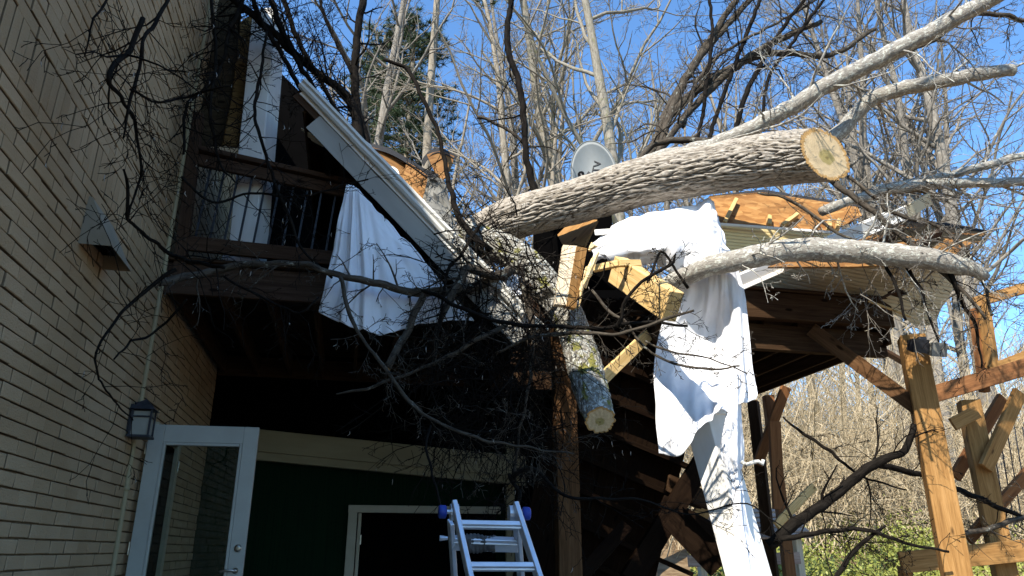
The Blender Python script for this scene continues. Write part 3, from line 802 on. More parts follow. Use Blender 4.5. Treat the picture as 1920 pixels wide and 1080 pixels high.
cloth(mb, [[(650, 345, 6.02), (668, 352, 6.03), (690, 376, 6.06), (720, 410, 6.1), (752, 448, 6.14)],
           [(632, 430, 5.98), (672, 440, 5.94), (718, 452, 5.98), (770, 475, 6.04), (806, 500, 6.14)],
           [(617, 510, 5.96), (668, 525, 5.88), (728, 535, 5.92), (796, 545, 6.0), (852, 556, 6.14)],
           [(601, 588, 5.95), (656, 612, 5.84), (724, 627, 5.86), (786, 608, 5.96), (890, 600, 6.12)]],
      140, 110, .055, 5.5, 1.7, (.35, 1.0), .012)
o = mb.build('hanging_sheet', M['cloth'], None, True); md = o.modifiers.new('s', 'SOLIDIFY'); md.thickness = .002
tag(o, 'white bed sheet hanging in shade below the gutter, triangular', 'sheet')
mb = MB()
cloth(mb, [[(1104, 462, 7.05), (1150, 428, 6.95), (1200, 403, 6.85), (1262, 394, 6.78), (1318, 379, 6.75), (1342, 384, 6.85)],
           [(1108, 468, 6.95), (1160, 448, 6.75), (1212, 432, 6.6), (1268, 425, 6.55), (1326, 418, 6.5), (1358, 430, 6.7)],
           [(1112, 476, 6.9), (1166, 474, 6.66), (1218, 468, 6.55), (1276, 462, 6.5), (1336, 462, 6.42), (1372, 480, 6.6)],
           [(1118, 482, 7.0), (1170, 492, 6.85), (1222, 492, 6.8), (1290, 510, 6.62), (1345, 515, 6.5), (1384, 520, 6.58)]],
      150, 110, .06, 3.0, 4.2, (.5, 1.0), .045)
cloth(mb, [[(1288, 470, 6.50), (1316, 466, 6.40), (1340, 464, 6.34), (1358, 468, 6.40), (1374, 478, 6.55)],
           [(1272, 535, 6.62), (1310, 535, 6.56), (1345, 535, 6.42), (1372, 535, 6.40), (1394, 540, 6.48)],
           [(1240, 612, 6.80), (1290, 612, 6.80), (1340, 612, 6.76), (1376, 612, 6.50), (1404, 612, 6.46)],
           [(1226, 690, 6.84), (1280, 690, 6.80), (1335, 690, 6.74), (1378, 690, 6.48), (1412, 690, 6.46)],
           [(1230, 760, 6.76), (1268, 752, 6.58), (1330, 742, 6.52), (1378, 735, 6.42), (1420, 732, 6.46)],
           [(1236, 850, 6.70), (1280, 852, 6.54), (1326, 788, 6.38), (1372, 766, 6.34), (1420, 746, 6.44)]],
      110, 170, .045, 4.5, 2.9, (.3, .8), .02)
cloth(mb, [[(1368, 700, 6.40), (1380, 700, 6.36), (1394, 700, 6.42)], [(1362, 780, 6.38), (1376, 780, 6.32), (1390, 775, 6.40)],
           [(1352, 850, 6.40), (1376, 850, 6.32), (1397, 850, 6.40)], [(1372, 900, 6.38), (1382, 905, 6.34), (1388, 900, 6.40)],
           [(1376, 980, 6.34), (1388, 985, 6.30), (1404, 985, 6.36)], [(1378, 1085, 6.28), (1404, 1085, 6.22), (1446, 1085, 6.28)]],
      40, 110, .02, 2, .6, (.5, 1), .02)
o = mb.build('draped_sheet', M['cloth'], None, True); md = o.modifiers.new('s', 'SOLIDIFY'); md.thickness = .002
tag(o, 'white sunlit sheet bundled under the trunk and hanging down a white column', 'sheet')
fc = thing('fallen_column', U(1400, 1085, 6.5), 'white boxed porch column leaning below the hanging sunlit sheet', 'column')
ca, cb_ = U(1318, 770, 6.78), U(1412, 1110, 6.6); ext = nrm(cb_ - ca)
cb2 = cb_ + ext * max(0, (cb_[2] - .5) / max(.2, -ext[2]))
mb = MB(); beam(mb, ca, cb2, .27, .27, -E2, .006, .42); mb.build('shaft', M['white'], fc)
mb = MB(); beam(mb, ca - ext * .01, ca + ext * .08, .31, .31, -E2, .006, .42); mb.build('capital', M['white'], fc)
hp = smooth_path([(*U(1390, 866, 6.3), 0), (*U(1400, 871, 6.28), 0), (*U(1412, 867, 6.26), 0), (*U(1422, 865, 6.26), 0), (*U(1430, 870, 6.26), 0), (*U(1431, 862, 6.26), 0)], .02)[:, :3]
mb = MB(); tube(mb, hp, np.full(len(hp), .016), 8)
tag(mb.build('metal_hook', M['gutter'], None, True), 'curled grey metal hook sticking out from the white column', 'hook')

# ------------------------------------------------------------------ right part of the collapsed roof
rr = thing('collapsed_roof', U(1550, 430, 7.4), 'broken right end of the porch roof with orange sheathing and soffit', 'roof')
mb = MB(); pl = plane3(U(1330, 430, 7.2), U(1600, 430, 7.5), U(1450, 365, 7.65))
slab(mb, [(1318, 426), (1330, 426), (1560, 434), (1616, 404), (1608, 388), (1430, 360), (1330, 368), (1318, 380)], pl, .02, axis=E1); mb.build('sheathing', M['osb'], rr)
mb = MB(); slab(mb, [(1330, 374), (1430, 362), (1612, 389), (1612, 384), (1430, 355), (1330, 367)], (pl[0], pl[1] + (.0)), .25); mb.build('shingles', M['shingle'], rr)
for (x0, y0, x1, y1) in ((1378, 380, 1354, 428), (1492, 408, 1462, 432), (1440, 412, 1438, 432), (1570, 418, 1566, 436), (1552, 420, 1550, 436)):
    mb = MB(); c0, c1 = onplane(x0, y0, *pl), onplane(x1, y1, *pl); nn = pl[0] if pl[0][1] < 0 else -pl[0]
    beam(mb, c0 + nn * .035, c1 + nn * .06, .042, .07, nn); mb.build('rafter', M['pine'], rr)
mb = MB(); pl2 = plane3(U(1360, 470, 7.16), U(1540, 440, 7.36), U(1360, 425, 7.10))
slab(mb, [(1300, 424), (1360, 421), (1545, 436), (1590, 442), (1575, 452), (1420, 470), (1300, 478)], pl2, .012, axis=E1); mb.build('soffit', M['bead'], rr)
mb = MB(); beam(mb, U(1345, 420, 7.0), U(1560, 436, 7.25), .02, .03); beam(mb, U(1115, 436, 6.95), U(1200, 430, 6.98), .02, .06); mb.build('trim_strip', M['white'], rr)
# lower brown piece towards the right corner
mb = MB(); pl3 = plane3(U(1570, 460, 7.0), U(1830, 440, 7.3), U(1700, 415, 7.5))
slab(mb, [(1440, 500), (1560, 452), (1640, 408), (1700, 410), (1790, 424), (1848, 434), (1836, 455), (1828, 452), (1800, 468), (1780, 490), (1600, 500)], pl3, .02, axis=E1); mb.build('sheathing', M['osb_shade'], rr)
mb = MB(); pl4 = (pl3[0], pl3[1]); slab(mb, [(1690, 406), (1790, 420), (1852, 432), (1848, 437), (1790, 428), (1690, 414)], pl4, .05); mb.build('shingles', M['shingle'], rr)
for a_, b_ in (((1690, 440), (1600, 488)), ((1760, 446), (1690, 490))):
    mb = MB(); nn = pl3[0] if pl3[0][1] < 0 else -pl3[0]; beam(mb, onplane(*a_, *pl3) + nn * .06, onplane(*b_, *pl3) + nn * .06, .04, .12, nn); mb.build('rafter', M['railwood'], rr)
# big beadboard soffit panel below
mb = MB(); pl5 = plane3(U(1500, 500, 7.6), U(1780, 510, 7.35), U(1740, 608, 7.75))
slab(mb, [(1400, 525), (1500, 495), (1600, 492), (1700, 490), (1790, 505), (1788, 540), (1778, 560), (1765, 578), (1758, 596), (1742, 610), (1720, 612), (1700, 600), (1640, 575), (1560, 566), (1400, 560)], pl5, .012, axis=E1); mb.build('soffit', M['bead_tan'], rr)
# white trim boards broken away diagonally
for i, (a_, b_, wd) in enumerate((((1380, 532, 6.7), (1700, 398, 7.0), .15), ((1384, 518, 6.74), (1660, 402, 7.02), .05), ((1392, 540, 6.72), (1690, 412, 6.98), .04))):
    mb = MB(); beam(mb, U(*a_), U(*b_), .02, wd, (0, -.5, 1), .004, .25 * i)
    tag(mb.build('white_trim_board', M['white']), ['wide white fascia board slanting across the broken roof', 'thin upper white trim strip slanting along the wide white fascia', 'thin lower white trim strip under the wide white fascia'][i], 'board', 'broken white trim boards')
mb = MB(); beam(mb, U(1700, 398, 7.0), U(1745, 372, 7.05), .012, .14, (0, -.5, 1)); mb2 = mb
tag(mb.build('cream_soffit_strip', M['bead_tan']), 'cream soffit strip sticking up beyond the white fascia end', 'soffit')
# items on the deck under that roof
wh = thing('bicycle_wheel', U(1567, 545, 7.85), 'small pale rimmed wheel standing on the deck under the roof', 'wheel')
cw = U(1567, 546, 7.85); wa = nrm(np.array([.9, .2, 0])); 
def ring(mb, c, r, rt, ax1, ax2, n=32, k=8):
    P = [c + r * (math.cos(t) * ax1 + math.sin(t) * ax2) for t in np.linspace(0, 2 * math.pi, n + 1)]
    tube(mb, P, np.full(n + 1, rt), k, cap=False)
mb = MB(); ring(mb, cw, .105, .016, wa, EZ); mb.build('tyre', M['rubber'], wh, True)
mb = MB(); ring(mb, cw, .085, .008, wa, EZ); mb.build('rim', M['gutter'], wh, True)
mb = MB()
for q in range(10):
    t = q * math.pi / 5; beam(mb, cw, cw + .083 * (math.cos(t) * wa + math.sin(t) * EZ), .004, .004)
mb.build('spoke', M['iron'], wh)
mb = MB(); pb_ = U(1608, 545, 7.8); beam(mb, pb_ - EZ * .2, pb_ + EZ * .1, .18, .16, E1); beam(mb, pb_ + EZ * .1 - E1 * .12, pb_ + EZ * .1 + E1 * .12, .2, .03)
tag(mb.build('wooden_box', M['cedar_red']), 'brown wooden box standing on the deck beside the wheel', 'box')
mb = MB(); beam(mb, U(1500, 548, 7.9), U(1440, 505, 8.1), .03, .05); beam(mb, U(1545, 560, 7.9), U(1450, 520, 8.0), .03, .04); beam(mb, U(1480, 560, 7.85), U(1500, 515, 8.1), .03, .04)
tag(mb.build('folded_chair', M['iron']), 'dark folded chair frame lying on the deck left of the wheel', 'chair')
mb = MB(); beam(mb, U(1640, 566, 7.4), U(1680, 545, 7.45), .12, .03); beam(mb, U(1672, 546, 7.45), U(1692, 553, 7.5), .12, .03)
tag(mb.build('broken_plank', M['railwood']), 'short dark plank lying over the rim beam near the corner', 'plank')
mb = MB(); beam(mb, U(1628, 564, 7.28), U(1708, 594, 7.3), .02, .022)
tag(mb.build('trim_batten', M['pine']), 'thin pale batten lying along the dark rim beam', 'batten')

# broken boards in the middle
mb = MB()
pl = plane3(U(1050, 460, 6.15), U(1100, 465, 6.2), U(1065, 575, 6.05)); slab(mb, [(1056, 459), (1082, 461), (1062, 572), (1040, 570)], pl, .05, axis=U(1040, 570, 6.05) - U(1056, 459, 6.15))
o = mb.build('broken_board', M['paleboard']); tag(o, 'upright pale sawn board end, nailed to a brown board', 'board', 'broken lumber at the fork')
mb = MB(); pl = plane3(U(1082, 461, 6.18), U(1102, 465, 6.24), U(1075, 575, 6.08)); slab(mb, [(1081, 462), (1101, 465), (1088, 535), (1080, 578), (1062, 574)], pl, .05, axis=U(1040, 570, 6.05) - U(1056, 459, 6.15))
tag(mb.build('broken_board', M['cedar']), 'brown weathered board standing against the pale sawn board', 'board', 'broken lumber at the fork')
mb = MB()
def shard(mb, pts, w0):
    P = smooth_path([(*U(x, y, Y), 0) for x, y, Y in pts], .05)[:, :3]; n = len(P)
    r = w0 * np.sin(np.linspace(.5, math.pi - .08, n)); tube(mb, P, np.maximum(r, .003), 4, knob=.8, rng=rb)
shard(mb, [(1088, 545, 6.08), (1104, 512, 6.1), (1118, 480, 6.12), (1124, 470, 6.14)], .035); shard(mb, [(1098, 540, 6.1), (1106, 508, 6.1), (1112, 482, 6.1)], .02); shard(mb, [(1104, 470, 6.14), (1113, 462, 6.15), (1122, 463, 6.16)], .035)
shard(mb, [(1100, 500, 6.1), (1092, 538, 6.08), (1086, 575, 6.06)], .018)
tag(mb.build('wood_splinter', M['splinter']), 'bright yellow splinters torn off beside the upright boards', 'splinter')
mb = MB(); beam(mb, U(1158, 506, 6.55), U(1262, 575, 5.75), .14, .26, ch=.006); 
tag(mb.build('pine_beam', M['pine']), 'short thick yellow pine beam jutting out below the sheet', 'beam')
mb = MB(); q0, q1_ = U(1112, 504, 6.3), U(1160, 494, 6.2); beam(mb, q0, q1_, .05, .06); beam(mb, q1_, U(1200, 494, 6.3), .05, .06)
tag(mb.build('pine_brace', M['pine']), 'pale bent pine brace piece lying on the thick yellow beam', 'lumber')
mb = MB(); beam(mb, U(1000, 470, 8.2), U(1150, 470, 8.2), .05, 1.0);  # black panel standing in for the shade under the trunk
tag(mb.build('shade_board', M['black']), 'black panel painted as the shade beneath the trunk behind the pale board', 'board')
mb = MB(); pl = plane3(U(1060, 460, 7.6), U(1115, 420, 7.5), U(1070, 425, 7.7)); slab(mb, [(1045, 440), (1075, 410), (1120, 412), (1096, 460), (1060, 470)], pl, .03)
tag(mb.build('bent_sheathing', M['cedar']), 'golden brown board bent under the trunk left of the sheet bundle', 'board')
mb = MB(); beam(mb, U(1000, 560, 6.4), U(1035, 545, 6.35), .02, .14, (0, -1, .4))
tag(mb.build('slate_shingle', M['felt']), 'grey shingle scrap stuck between the stem and the pale board', 'shingle')
mb = MB(); cloth(mb, [[(925, 520, 6.3), (950, 512, 6.25), (975, 520, 6.3)], [(935, 545, 6.25), (955, 545, 6.2), (982, 545, 6.25)], [(950, 560, 6.25), (962, 566, 6.2), (978, 560, 6.25)]], 24, 20, .01, 2, 1, (1, 1), .03)
tag(mb.build('sheet_scrap', M['cloth'], None, True), 'small crumpled white scrap caught in the twigs by the gutter end', 'scrap')

# ------------------------------------------------------------------ satellite dish
sd = thing('satellite_dish', U(1110, 330, 8.6), 'grey oval satellite dish standing behind the fallen trunk', 'satellite dish')
dc_ = U(1114, 328, 8.6); dn_ = nrm(np.array([-.28, -.93, .12])); dx = nrm(np.cross(EZ, dn_)) * -1; dx = nrm(np.cross(dn_, EZ)); 
if dx[0] < 0: dx = -dx
dy = nrm(np.cross(dx, dn_));
if dy[2] < 0: dy = -dy
rr_, ra = .30, .56
tl_ = math.radians(-9); dx, dy = math.cos(tl_) * dx - math.sin(tl_) * dy, math.cos(tl_) * dy + math.sin(tl_) * dx
v = []; lc = []; NR, NA = 10, 48
def dpt(a, b, off=0): return dc_ + dx * a * rr_ + dy * b * ra + dn_ * (.09 * (a * a + b * b) - .07 + off)
for i in range(NR + 1):
    for j in range(NA):
        t = 2 * math.pi * j / NA; r = i / NR; v.append(dpt(r * math.cos(t), r * math.sin(t))); lc.append((r * math.cos(t), r * math.sin(t), 0))
f = [(i * NA + j, i * NA + (j + 1) % NA, (i + 1) * NA + (j + 1) % NA, (i + 1) * NA + j) for i in range(NR) for j in range(NA)]
mb = MB(); mb.add(v, f, lc); o = mb.build('reflector', M['dish'], sd, True); md = o.modifiers.new('s', 'SOLIDIFY'); md.thickness = .006; md.offset = 0
mb = MB(); ring(mb, dc_ + dn_ * .02, 1, .008, dx * rr_, dy * ra, 48, 6); mb.build('rim', M['dish'], sd, True)
mb = MB(); tube(mb, [dpt(-.1, -1.0), dpt(-.35, -1.0) + dn_ * .35, dpt(-.45, -.35) + dn_ * .42], [.015, .015, .015], 8); tube(mb, [dpt(-.45, -.4) + dn_ * .42, dpt(-.42, -.28) + dn_ * .36], [.045, .03], 10); mb.build('feed_arm', M['iron'], sd)
mb = MB(); tube(mb, [dc_ - dn_ * .1, dc_ - dn_ * .15 - EZ * .5, dc_ - dn_ * .1 - EZ * 1.2], [.025, .025, .025], 8); mb.build('mast', M['gutter'], sd)
cu = bpy.data.curves.new('dish_text', 'FONT'); cu.body = 'DIRECTV'; cu.size = .15; cu.align_x = 'CENTER'; cu.extrude = .001
to = bpy.data.objects.new('lettering_source', cu); COL.objects.link(to)
bpy.context.view_layer.update()
me = bpy.data.meshes.new_from_object(to.evaluated_get(bpy.context.evaluated_depsgraph_get()))
bpy.data.objects.remove(to)
rot = math.radians(68); cr, sr = math.cos(rot), math.sin(rot)
for vx in me.vertices:
    x_, y_ = vx.co.x, vx.co.y; p2 = (x_ * cr - y_ * sr + .02, x_ * sr + y_ * cr - .06)
    vx.co = Vector(dpt(p2[0] / rr_, p2[1] / ra, .012 + vx.co.z))
me.materials.clear(); me.materials.append(M['dishmark']); me.attributes.new('lc', 'FLOAT_VECTOR', 'POINT')
o = bpy.data.objects.new('lettering', me); COL.objects.link(o); o.parent = sd; o.matrix_parent_inverse = sd.matrix_world.inverted()
mb = MB()
sw = [(-.40, .10), (-.22, .22), (-.08, .10), (-.10, -.10), (-.2, -.26), (-.16, -.08), (-.2, .04), (-.3, .1)]
P = [dpt(a, b, .012) for a, b in sw]; mb.add(P, [tuple(range(len(P)))], np.array(P)); mb.build('emblem', M['dishmark'], sd)

# ------------------------------------------------------------------ flood lights on the right post
fl = thing('flood_light', U(1715, 640, 6.9), 'pair of dark flood lamp heads on the timber corner post', 'lamp')
for i, (x, y, s_) in enumerate(((1718, 648, 1), (1752, 655, -1))):
    c = U(x, y, 6.75 + .03 * i); ax = nrm(np.array([s_ * .25 + (.5 if i else 0), -1, -.35])); mb = MB()
    sd1, sx_, sz_ = orient(c, c + ax, (0, 0, 1))
    def fp(a, b, l_): return c + sx_ * a + sz_ * b + ax * l_
    v = [fp(a * .06, b * .045, -.05) for a, b in ((-1, -1), (1, -1), (1, 1), (-1, 1))] + [fp(a * .085, b * .065, .05) for a, b in ((-1, -1), (1, -1), (1, 1), (-1, 1))] + [fp(a * .085, b * .065, .065) for a, b in ((-1, -1), (1, -1), (1, 1), (-1, 1))]
    f = [(3, 2, 1, 0), (8, 9, 10, 11)] + [(a + j, a + (j + 1) % 4, a + 4 + (j + 1) % 4, a + 4 + j) for a in (0, 4) for j in range(4)]
    mb.add(v, f, np.array(v)); mb.build('lamp_head', M['felt'] if i else M['iron'], fl)
mb = MB(); tube(mb, [U(1712, 640, 6.95), U(1735, 645, 6.9), U(1752, 650, 6.85)], [.015] * 3, 8); box(mb, U(1728, 640, 6.93), .08, .06, .08); mb.build('bracket', M['iron'], fl)

# ------------------------------------------------------------------ timber frame on the right
tf = thing('stair_frame', U(1850, 1080, 9.4), 'brown timber stair and landing frame at the far right', 'timber frame')
def fb(name, a, b, w_, h, mat='cedar', up=(0, 0, 1), roll=0.0):
    mb = MB(); beam(mb, U(*a), U(*b), w_, h, up, .005, roll); return mb.build(name, M[mat], tf)
t2 = U(1815, 752, 9.4)
mb = MB(); bt = t2.copy(); bt[2] = ground_z(t2[0], t2[1]) - .1; beam(mb, bt, t2, .23, .23, E1, .006, .5); mb.build('post', M['cedar'], tf)
fb('rail', (1742, 742, 9.3), (1990, 668, 9.0), .05, .21, 'cedar_red'); fb('rail', (1740, 734, 9.4), (1990, 658, 9.1), .16, .04, 'deckwood')
fb('rail', (1826, 568, 9.3), (1990, 520, 9.1), .05, .14, 'cedar'); fb('rail', (1856, 693, 9.3), (1990, 640, 9.1), .05, .12, 'cedar')
fb('post', (1862, 700, 9.32), (1842, 560, 9.3), .14, .10, 'cedar', E1); fb('post', (1846, 735, 9.42), (1826, 580, 9.4), .10, .10, 'cedar_red', E1)
fb('bracket', (1786, 796, 9.15), (1832, 772, 9.15), .05, .16, 'cedar'); fb('brace', (1912, 735, 9.2), (1848, 878, 9.2), .06, .18, 'cedar', E1)
fb('brace', (1880, 745, 9.7), (1790, 895, 9.7), .06, .16, 'cedar_red', E1); fb('brace', (1960, 850, 9.6), (1815, 1012, 9.6), .06, .15, 'cedar_red', E1)
fb('beam', (1688, 1055, 9.3), (1990, 1025, 9.1), .06, .24, 'cedar'); fb('post', (1700, 1100, 9.4), (1696, 1062, 9.4), .12, .12, 'cedar', E1)
for i in range(9):
    x = 1812 + i * 15
    fb('baluster', (x + 30, 985, 10.4), (x, 800, 10.4), .016, .016, 'iron', E1)

# ------------------------------------------------------------------ collapsed decking under the trunk
cd = thing('collapsed_decking', U(1200, 900, 8.2), 'dark collapsed deck section of planks and joists below the cut stem', 'debris')
pl = plane3(U(1080, 600, 8.0), U(1330, 640, 8.3), U(1190, 1080, 8.5)); nn = pl[0] if pl[0][1] < 0 else -pl[0]
mb = MB()
for i in range(14):
    x0 = 1020 + i * 19.0
    a_, b_ = onplane(x0 - 60, 1130, *pl), onplane(x0 + 75, 560 + max(0, i - 15) * 26, *pl)
    beam(mb, a_ + nn * rb.uniform(-.01, .01), b_ + nn * rb.uniform(-.01, .01), .118, .03, nn, .003)
mb.build('decking', M['deck_shade'], cd)
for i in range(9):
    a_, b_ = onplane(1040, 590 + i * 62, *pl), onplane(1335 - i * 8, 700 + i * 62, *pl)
    mb = MB(); beam(mb, a_ + nn * .10, b_ + nn * .10, .05, .18, nn); mb.build('joist', M['deck_shade'], cd)
for j, (a_, b_, w_, h_, mt, nm) in enumerate((((1262, 968, 7.3), (1352, 1062, 7.2), .08, .26, 'deck_shade', 'dark broken stringer end curving down beside the white column'), ((1180, 1090, 7.4), (1330, 845, 7.8), .09, .2, 'deck_shade', 'dark post leaning right across the collapsed decking'),
        ((1240, 940, 7.6), (1345, 1000, 7.7), .05, .14, 'deck_shade', 'upper dark plank end poking out left of the white column'), ((1085, 1085, 7.2), (1175, 985, 7.6), .05, .13, 'deck_shade', 'short dark board leaning beside the middle post'),
        ((1300, 985, 9.4), (1345, 915, 9.6), .05, .2, 'cedar', 'sunlit reddish plank end behind the white column'), ((1250, 905, 7.9), (1330, 940, 8.0), .05, .18, 'deckwood', 'brown plank wedged behind the hanging sheet'),
        ((1455, 985, 9.4), (1526, 912, 9.6), .05, .1, 'pine', 'yellow board leaning up to the right behind the rear posts'), ((1452, 790, 10.2), (1460, 955, 10.3), .05, .17, 'cedar_red', 'broken plank hanging between the two rear deck posts'))):
    mb = MB(); beam(mb, U(*a_), U(*b_), w_, h_, E1 if j in (1, 3, 4, 6, 7) else (0, 0, 1))
    tag(mb.build('fallen_plank', M[mt]), nm, 'plank', 'loose planks around the collapsed decking')
# small shed roof in the yard
pt_ = thing('yard_shed', U(1440, 1060, 11.5), 'small open yard shed with a weathered pinkish plank roof behind the rear posts', 'shed')
pl = plane3(U(1380, 1004, 11.0), U(1525, 1000, 11.2), U(1480, 950, 11.9)); nn = pl[0] if pl[0][1] < 0 else -pl[0]
for i in range(6):
    y0 = 956 + i * 9.5
    mb = MB(); beam(mb, onplane(1285, y0 + 6, *pl), onplane(1482 + i * 8, y0, *pl), .105, .03, nn, .003); mb.build('roof_board', M['greyplank'], pt_)
for x, y in ((1312, 1010), (1402, 1008), (1492, 1004)):
    mb = MB(); a_ = U(x, y, 11.25); b_ = a_.copy(); b_[2] = ground_z(a_[0], a_[1]) - .05; beam(mb, b_, a_, .12, .10, E1); mb.build('post', M['paleboard'], pt_)
mb = MB(); beam(mb, U(1290, 1052, 11.1), U(1500, 1046, 11.1), .05, .16); mb.build('side_rail', M['greyplank'], pt_)

# ------------------------------------------------------------------ ladder
ld = thing('step_ladder', U(920, 1080, 4.1), 'aluminium folding ladder with blue end caps under the branches', 'ladder')
LY0, LY1 = 4.25, 4.02
def down(a, b, zz=.52): d_ = nrm(b - a); return a + d_ * ((zz - a[2]) / d_[2])
fl0, fl1 = U(851, 944, LY0), U(882, 1085, LY1); fr0, fr1 = U(966, 947, LY0), U(1011, 1085, LY1)
for a_, b_ in ((fl0, fl1), (fr0, fr1)):
    e_ = down(a_, b_); mb = MB(); beam(mb, a_, e_, .028, .075, -E2 + .3 * EZ, .004); mb.build('side_rail', M['alu'], ld)
    mb = MB(); d_ = nrm(e_ - a_); beam(mb, e_ - d_ * .05, e_ + d_ * .01, .04, .09, -E2, .004); mb.build('foot', M['rubber'], ld)
def lerp(a, b, t): return a + (b - a) * t
for y in (975, 1053):
    t = (y + 11 - 944) / (1085 - 944); L_, R_ = lerp(fl0, fl1, t), lerp(fr0, fr1, t); mb = MB()
    beam(mb, L_ + E2 * .0, R_, .055, .030, (0, .5, 1), .004); beam(mb, L_ + EZ * .018 - E2 * .008, R_ + EZ * .018 - E2 * .008, .012, .012); beam(mb, L_ - EZ * .012 - E2 * .026, R_ - EZ * .012 - E2 * .026, .008, .012); mb.build('rung', M['alu'], ld)
e0, e1_ = down(fl0, fl1), down(fr0, fr1)
for k in range(1, 5):
    t = .36 + k * .16; L_, R_ = lerp(fl0, e0, t + .04), lerp(fr0, e1_, t + .04)
    if t < .9: mb = MB(); beam(mb, L_, R_, .055, .030, (0, .5, 1), .004); mb.build('rung', M['alu'], ld)
bl0, bl1 = U(845, 978, 4.42), U(852, 1085, 4.7); br0, br1 = U(969, 985, 4.42), U(977, 1085, 4.7)
for a_, b_ in ((bl0, bl1), (br0, br1)):
    e_ = down(a_, b_); mb = MB(); beam(mb, a_ , e_, .026, .06, -E2 + .3 * EZ, .004); mb.build('rear_rail', M['alu'], ld)
mb = MB(); L_, R_ = lerp(bl0, bl1, .36), lerp(br0, br1, .36); beam(mb, L_, R_, .05, .075, (0, -.5, 1), .004); beam(mb, L_ - E2 * .03, R_ - E2 * .03, .012, .012); mb.build('rung', M['alu'], ld)
rag0 = lerp(L_, R_, .2); rag1 = lerp(L_, R_, .66)
for c, s_ in ((fl0, -1), (fr0, 1)):
    q = c - EZ * .045 + E1 * .0; hg = mb = MB(); tube(mb, [q + E1 * s_ * .012, q + E1 * s_ * .05], [.012, .012], 10); tube(mb, [q - E1 * s_ * .03 + E2 * .03, q + E1 * s_ * .016 + E2 * .03], [.045, .045], 16); h_ = mb.build('hinge', M['alu'], ld)
    mb = MB(); tube(mb, [q + E1 * s_ * .04, q + E1 * s_ * .046, q + E1 * s_ * .078, q + E1 * s_ * .084], [.026, .036, .036, .03], 18); mb.build('lock_knob', M['blue'], ld, True)
mb = MB(); tube(mb, [bl0 - EZ * .09 - E1 * .015, bl0 - EZ * .09 - E1 * .06], [.01, .016], 8); mb.build('lock_pin', M['alu'], ld)
mb = MB(); n_ = 26; P = [lerp(rag0, rag1, i / n_) for i in range(n_ + 1)]
tube(mb, P, [.052 + .004 * math.sin(i * 1.9) for i in range(n_ + 1)], 18, knob=.0)
rv = np.concatenate(mb.v); mid = (rag0 + rag1) / 2
for k in range(len(rv)):
    q = rv[k] - mid; al = q @ E1; hh = q[2]; dd = q @ E2
    nz = noise.noise((al * 14, hh * 18, 2)) * .018 + noise.noise((al * 40, hh * 30, 7)) * .008 + abs(noise.noise((al * 22 + hh * 9, 3, 1))) * -.012
    rv[k] = mid + E1 * al + EZ * hh * (.98 + .25 * noise.noise((al * 12, 1, 9))) + E2 * (dd * .6 + (nz if dd < 0 else -nz))
mb.v = [rv]
tag(mb.build('grey_rag', M['rag'], None, True), 'grey rag wrapped round the rear ladder rung', 'rag')

# ------------------------------------------------------------------ the fallen tree
ft = thing('fallen_tree', U(1250, 350, 6.9), 'big fallen tree lying across the crushed roof, trunk sawn off', 'fallen tree')
TP = smooth_path([(*U(x, y, Y), r) for x, y, Y, r in ((850, 462, 7.75, .20), (905, 440, 7.62, .235), (960, 412, 7.45, .245), (1080, 378, 7.15, .25), (1200, 342, 6.85, .25), (1320, 318, 6.62, .252), (1440, 299, 6.42, .262), (1547, 290, 6.28, .268))], .009)
GRV = {}
def bark_fn(dep, fs, fa, seed, warp=.5):
    def fn(s, a, R):
        out = np.zeros_like(s); grv = GRV.setdefault(seed, np.zeros_like(s))
        for i in range(s.shape[0]):
            for j in range(s.shape[1]):
                r = R[i, j]; x, y = math.cos(a[i, j]) * r * fa, math.sin(a[i, j]) * r * fa; z_ = s[i, j] * fs
                wv = noise.noise((x * .35 + seed, y * .35, z_ * .8)) * warp
                n1 = 1 - 2 * abs(noise.noise((x + wv, y - wv, z_ + seed)))
                n2 = noise.noise((x * 2.6, y * 2.6, z_ * 3 + seed)); n3 = noise.noise((x * .12, y * .12, z_ * .22 + seed * 2))
                if grv is not None: grv[i, j] = min(1, max(0, (max(0, n1) ** 2.2 - .42) * 2.4))
                out[i, j] = dep * (-(max(0, n1) ** 2.2) + .30 * n2) + .02 * n3
        return out
    return fn
mb = MB()
vT = tube(mb, TP[:, :3], TP[:, 3], 216, cap=False, bark=bark_fn(.025, 4.2, 46, 1.3, 1.1), skew=None if 0 else nrm(np.array([.55, -.75, .1])) * -.75 if 0 else np.array([.62, .35, -.1]) * -0.0, off=0)
tk = mb.build('trunk', M['bark'], ft, True)
ga = tk.data.attributes.new('groove', 'FLOAT', 'POINT'); ga.data.foreach_set('value', GRV[1.3].astype(np.float32).ravel())
def end_cap(ring_pts, name, parent, nrmal, depth=.0, seed=0):
    ring_pts = np.asarray(ring_pts); c = ring_pts.mean(0); k = len(ring_pts)
    v = [c + nrmal * depth]; lc = [(0.08, -.12, seed)]
    NRg = 12
    for i in range(1, NRg + 1):
        for j in range(k):
            t = 2 * math.pi * j / k; r = i / NRg
            v.append(c + (ring_pts[j] - c) * r + nrmal * (depth + .003 * noise.noise((r * 5 * math.cos(t), r * 5 * math.sin(t), seed)) )); lc.append((r * math.cos(t) + .08 * (1 - r), r * math.sin(t) - .12 * (1 - r), seed))
    f = [(0, 1 + j, 1 + (j + 1) % k) for j in range(k)]
    for i in range(NRg - 1):
        for j in range(k):
            a = 1 + i * k + j; b_ = 1 + i * k + (j + 1) % k; f.append((a, a + k, b_ + k, b_))
    mb = MB(); mb.add(v, f, lc); o = mb.build(name, M['cut'], parent); return o
